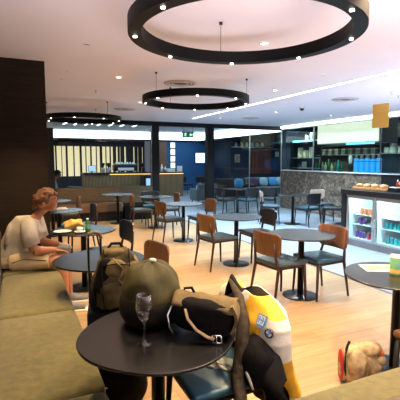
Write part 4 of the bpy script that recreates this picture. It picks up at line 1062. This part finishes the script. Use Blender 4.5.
# ============================================================ beyond the glass screen
t = thing('bar_counter', 'ribbed wood bar counter with amber glow under its top, beyond the screen', 'bar', (0, 0, 0))
MB().box(2.48, 6.78, 16.62, 17.3, 0.0, 1.0).build('bar_front', M['ribbed'], t)
MB().box(2.44, 6.82, 16.55, 17.35, 1.02, 1.075).build('bar_top', M['counterblack'], t)
MB().box(3.5, 6.78, 16.585, 16.615, .995, 1.02).build('light_strip', M['barglow'], t)
t = thing('monitor', 'bright blue till monitor on the bar counter', 'monitor', (2.83, 16.85, 1.076))
MB().box(-.02, .02, -.02, .02, 0, .08).build('stand', M['blackmetal'], t); MB().box(-.15, .15, -.015, .015, .04, .30, .01).build('bezel', M['blackmetal'], t); MB().box(-.135, .135, -.018, -.015, .055, .285).build('screen', M['monitor'], t)
for x, l in ((3.28, 'coffee grinder with cone hopper beside the blue monitor'), (3.52, 'coffee grinder with cone hopper next to the espresso machine'), (5.02, 'dark coffee grinder between the espresso machine and column')):
    t = thing('coffee_grinder', l, 'coffee grinder', (x, 16.9, 1.076), 0, 'grinders on the bar')
    MB().box(-.07, .07, -.08, .08, 0, .20, .015).build('grinder_body', M['steel'] if x < 4 else M['blackmetal'], t)
    MB().lathe([(.03, .20), (.085, .34), (.09, .40), (.0005, .41)], 0, 0, 20).build('hopper', M['blackmetal'], t)
t = thing('espresso_machine', 'long black espresso machine with steel back, on the bar', 'espresso machine', (4.22, 16.95, 1.076))
MB().box(-.50, .50, -.22, .22, .06, .34, .06).build('machine_body', M['blackmetal'], t); MB().box(-.34, .34, -.235, -.21, .08, .20, .01).build('back_plate', M['white'], t)
MB().box(-.46, .46, -.20, .20, .34, .37, .012).build('cup_rail', M['steel'], t)
for sx in (-.42, .42):
    for sy in (-.16, .16): MB().lathe([(.03, 0), (.03, .062)], sx, sy, 12).build('foot', M['steel'], t)
for k in range(7):
    t = thing('cup', 'small white cup upside down on top of the espresso machine', 'cup', (3.86+.12*k, 16.95, 1.4465), 0, 'cups on the espresso machine'); MB().lathe([(.04, 0), (.038, .03), (.025, .065), (.0005, .065)], 0, 0, 14).build('cup_body', M['white'], t)
t = thing('display_fridge', 'small display fridge with lit glass in front of the bar', 'display fridge', (5.08, 16.25, 0))
MB().box(-.30, .30, -.27, .27, 0, .98, .02).build('cabinet', M['counterblack'], t); d = MB().box(-.25, .25, -.285, -.27, .12, .90).build('door', M['navywall'], t)
MB().box(-.22, -.04, -.292, -.285, .18, .84).build('lit_pane', M['monitor'], d)
for k in range(3): MB().box(0.0, .2, -.30, -.285, .25+.22*k, .36+.22*k).build('shelf_goods', M['steel'], d)
t = thing('menu_box', 'white menu holder at the end of the bar counter', 'menu holder', (6.68, 16.8, 1.076)); MB().box(-.12, .12, -.03, .03, 0, .26, .004).build('menu_card', M['paper'], t); MB().box(-.13, .13, -.05, .05, 0, .02).build('base', M['steel'], t)
for k, (x, h, m) in enumerate(((5.86, .34, 'paper'), (6.02, .24, 'steel'), (6.18, .14, 'paper'), (6.36, .12, 'white'))):
    t = thing(('bottle', 'bottle', 'paper_pile', 'tub')[k], ['tall white bottle on the bar right beside the dark column', 'steel flask on the bar near the dark column', 'white paper pile in the middle of the bar end', 'low white tub next to the menu holder on the bar'][k], 'bottle' if k < 2 else 'box', (x, 16.85, 1.076))
    if k < 2: MB().lathe([(.05, 0), (.05, h*.6), (.02, h*.8), (.018, h)], 0, 0, 16).build('bottle_body', M[m], t)
    else: MB().box(-.09, .09, -.08, .08, 0, h, .006).build('pile_body', M[m], t)
for k in range(4):
    t = thing('wall_light_panel', ['top', 'second', 'third', 'lowest'][k] + ' pale square panel in the column of four on the blue wall', 'wall panel', (7.37, 19.49, 2.20 - .345*k), 0, 'pale panels on the blue wall')
    MB().box(-.14, .14, -.02, 0, 0, .31, .004).build('panel_frame', M['blackmetal'], t); MB().box(-.125, .125, -.024, -.02, .015, .295).build('lit_print', M['artglow'], t)
t = thing('wall_tv', 'lit wall TV with white and blue picture on the blue wall', 'television', (8.97, 19.49, 1.42))
MB().box(-.36, .36, -.05, 0, 0, .58, .01).build('bezel', M['blackmetal'], t); MB().box(-.325, .20, -.056, -.05, .035, .545).build('screen', M['screen'], t); MB().box(.20, .325, -.056, -.05, .035, .545).build('blue_banner', M['screenblue'], t)
for z in (.18, .26, .43): MB().box(-.27, .10, -.058, -.056, z, z+.025).build('caption_line', M['screenblue'], t)
def armchair(label, x, y, rz, m, w=.36):
    t = thing('armchair', label, 'armchair', (x, y, 0), R(rz))
    MB().box(-w, w, -.30, .32, .10, .40, .05, seg=3).build('seat', M[m], t); MB().box(-w, w, -.40, -.26, .10, .72, .05, seg=3).build('backrest', M[m], t)
    for s in (-1, 1): MB().box(s*w-.05, s*w+.05, -.36, .30, .10, .54, .04, seg=3).build('arm', M[m], t)
    for sx in (-1, 1):
        for sy in (-.3, .25): MB().tube([(sx*(w-.06), sy, 0), (sx*(w-.06), sy, .12)], .018, 8).build('leg', M['blackmetal'], t)
    return t
armchair('slate grey armchair between the bar end and the second dark column', 6.42, 13.7, 0, 'greyfab', .40)
armchair('blue grey armchair beyond the screen, beside the person in green', 2.05, 14.2, -60, 'greyfab')
t = thing('white_bag', 'white bag lying on the slate grey armchair', 'bag', (6.25, 13.62, .402)); MB().blob((0, 0, .15), (.17, .12, .15), 2.3, 24, .2, 9).build('bag_body', M['paper'], t); MB().tube([(-.06, 0, .28), (0, 0, .36), (.06, 0, .28)], .01, 8).build('handle', M['palecloth'], t)
chair('black', 7.35, 17.6, 150, 'black chair before the blue wall, close to the bar end')
chair('black', 8.05, 17.4, 190, 'black chair before the blue wall, under the TV')
def lounge(label, x0, x1, y, m):
    t = thing('lounge_sofa', label, 'sofa', ((x0+x1)/2, y, 0)); h = (x1-x0)/2
    MB().box(-h, h, -.40, .35, .10, .42, .05, seg=3).build('seat', M[m], t); MB().box(-h, h, .30, .48, .10, .82, .06, seg=3).build('backrest', M[m], t)
    for s in (-1, 1): MB().box(s*h-.08, s*h+.08, -.40, .42, .08, .58, .05, seg=3).build('arm', M[m], t)
    for sx in (-1, 1):
        for sy in (-.33, .38): MB().tube([(sx*(h-.1), sy, 0), (sx*(h-.1), sy, .12)], .02, 8).build('leg', M['blackmetal'], t)
lounge('dark brown lounge sofa beyond the screen, beside the second column', 7.6, 9.0, 14.6, 'brownfab')
lounge('dark slate lounge sofa beyond the screen, with blue cushions', 9.2, 11.4, 15.0, 'greyfab')
for x, y, m, l in ((8.55, 14.72, 'cushblue', 'bright blue cushion at the end of the brown lounge sofa'), (9.55, 15.12, 'cushplum', 'plum cushion on the slate lounge sofa'), (10.05, 15.12, 'cushteal', 'pale teal cushion on the slate lounge sofa'), (10.55, 15.12, 'cushblue', 'bright blue cushion on the slate lounge sofa, among three'), (10.95, 15.12, 'cushteal', 'pale cushion at the far end of the slate lounge sofa')):
    t = thing('cushion', l, 'cushion', (x, y, .43), 0, 'cushions on the lounge sofas'); MB().blob((0, 0, .19), (.22, .09, .20), 3, 24, .06, 6, rot=Matrix.Rotation(R(-16), 3, 'X')).build('cushion_body', M[m], t)
t = thing('framed_picture', 'framed picture on the dark wall beyond the lounge sofas', 'picture', (9.98, 17.39, 1.45)); MB().box(-.18, .18, -.03, 0, 0, .46).build('picture_frame', M['blackmetal'], t); MB().box(-.155, .155, -.034, -.03, .025, .435).build('print', M['picture'], t)
t = thing('framed_picture', 'smaller framed picture beside the red brick panel', 'picture', (12.35, 17.39, 1.75)); MB().box(-.14, .14, -.03, 0, 0, .30).build('picture_frame', M['blackmetal'], t); MB().box(-.12, .12, -.034, -.03, .02, .28).build('print', M['cushteal'], t)
t = thing('wall_shelf', 'long wall shelf above the framed picture beyond the screen', 'shelf', (9.75, 17.26, 2.22)); MB().box(-.10, 2.2, -.12, .13, 0, .03).build('shelf_board', M['steel'], t)
for k in range(6):
    t = thing('vase', 'pale vase on the long wall shelf beyond the screen', 'vase', (9.85 + .3*k, 17.25, 2.2505), 0, 'vases on the long wall shelf'); MB().lathe([(.05, 0), (.08, .06), (.085, .12), (.04, .19), (.045, .22)], 0, 0, 18).build('vase_body', M['jar' if k % 3 else 'cushteal'], t)
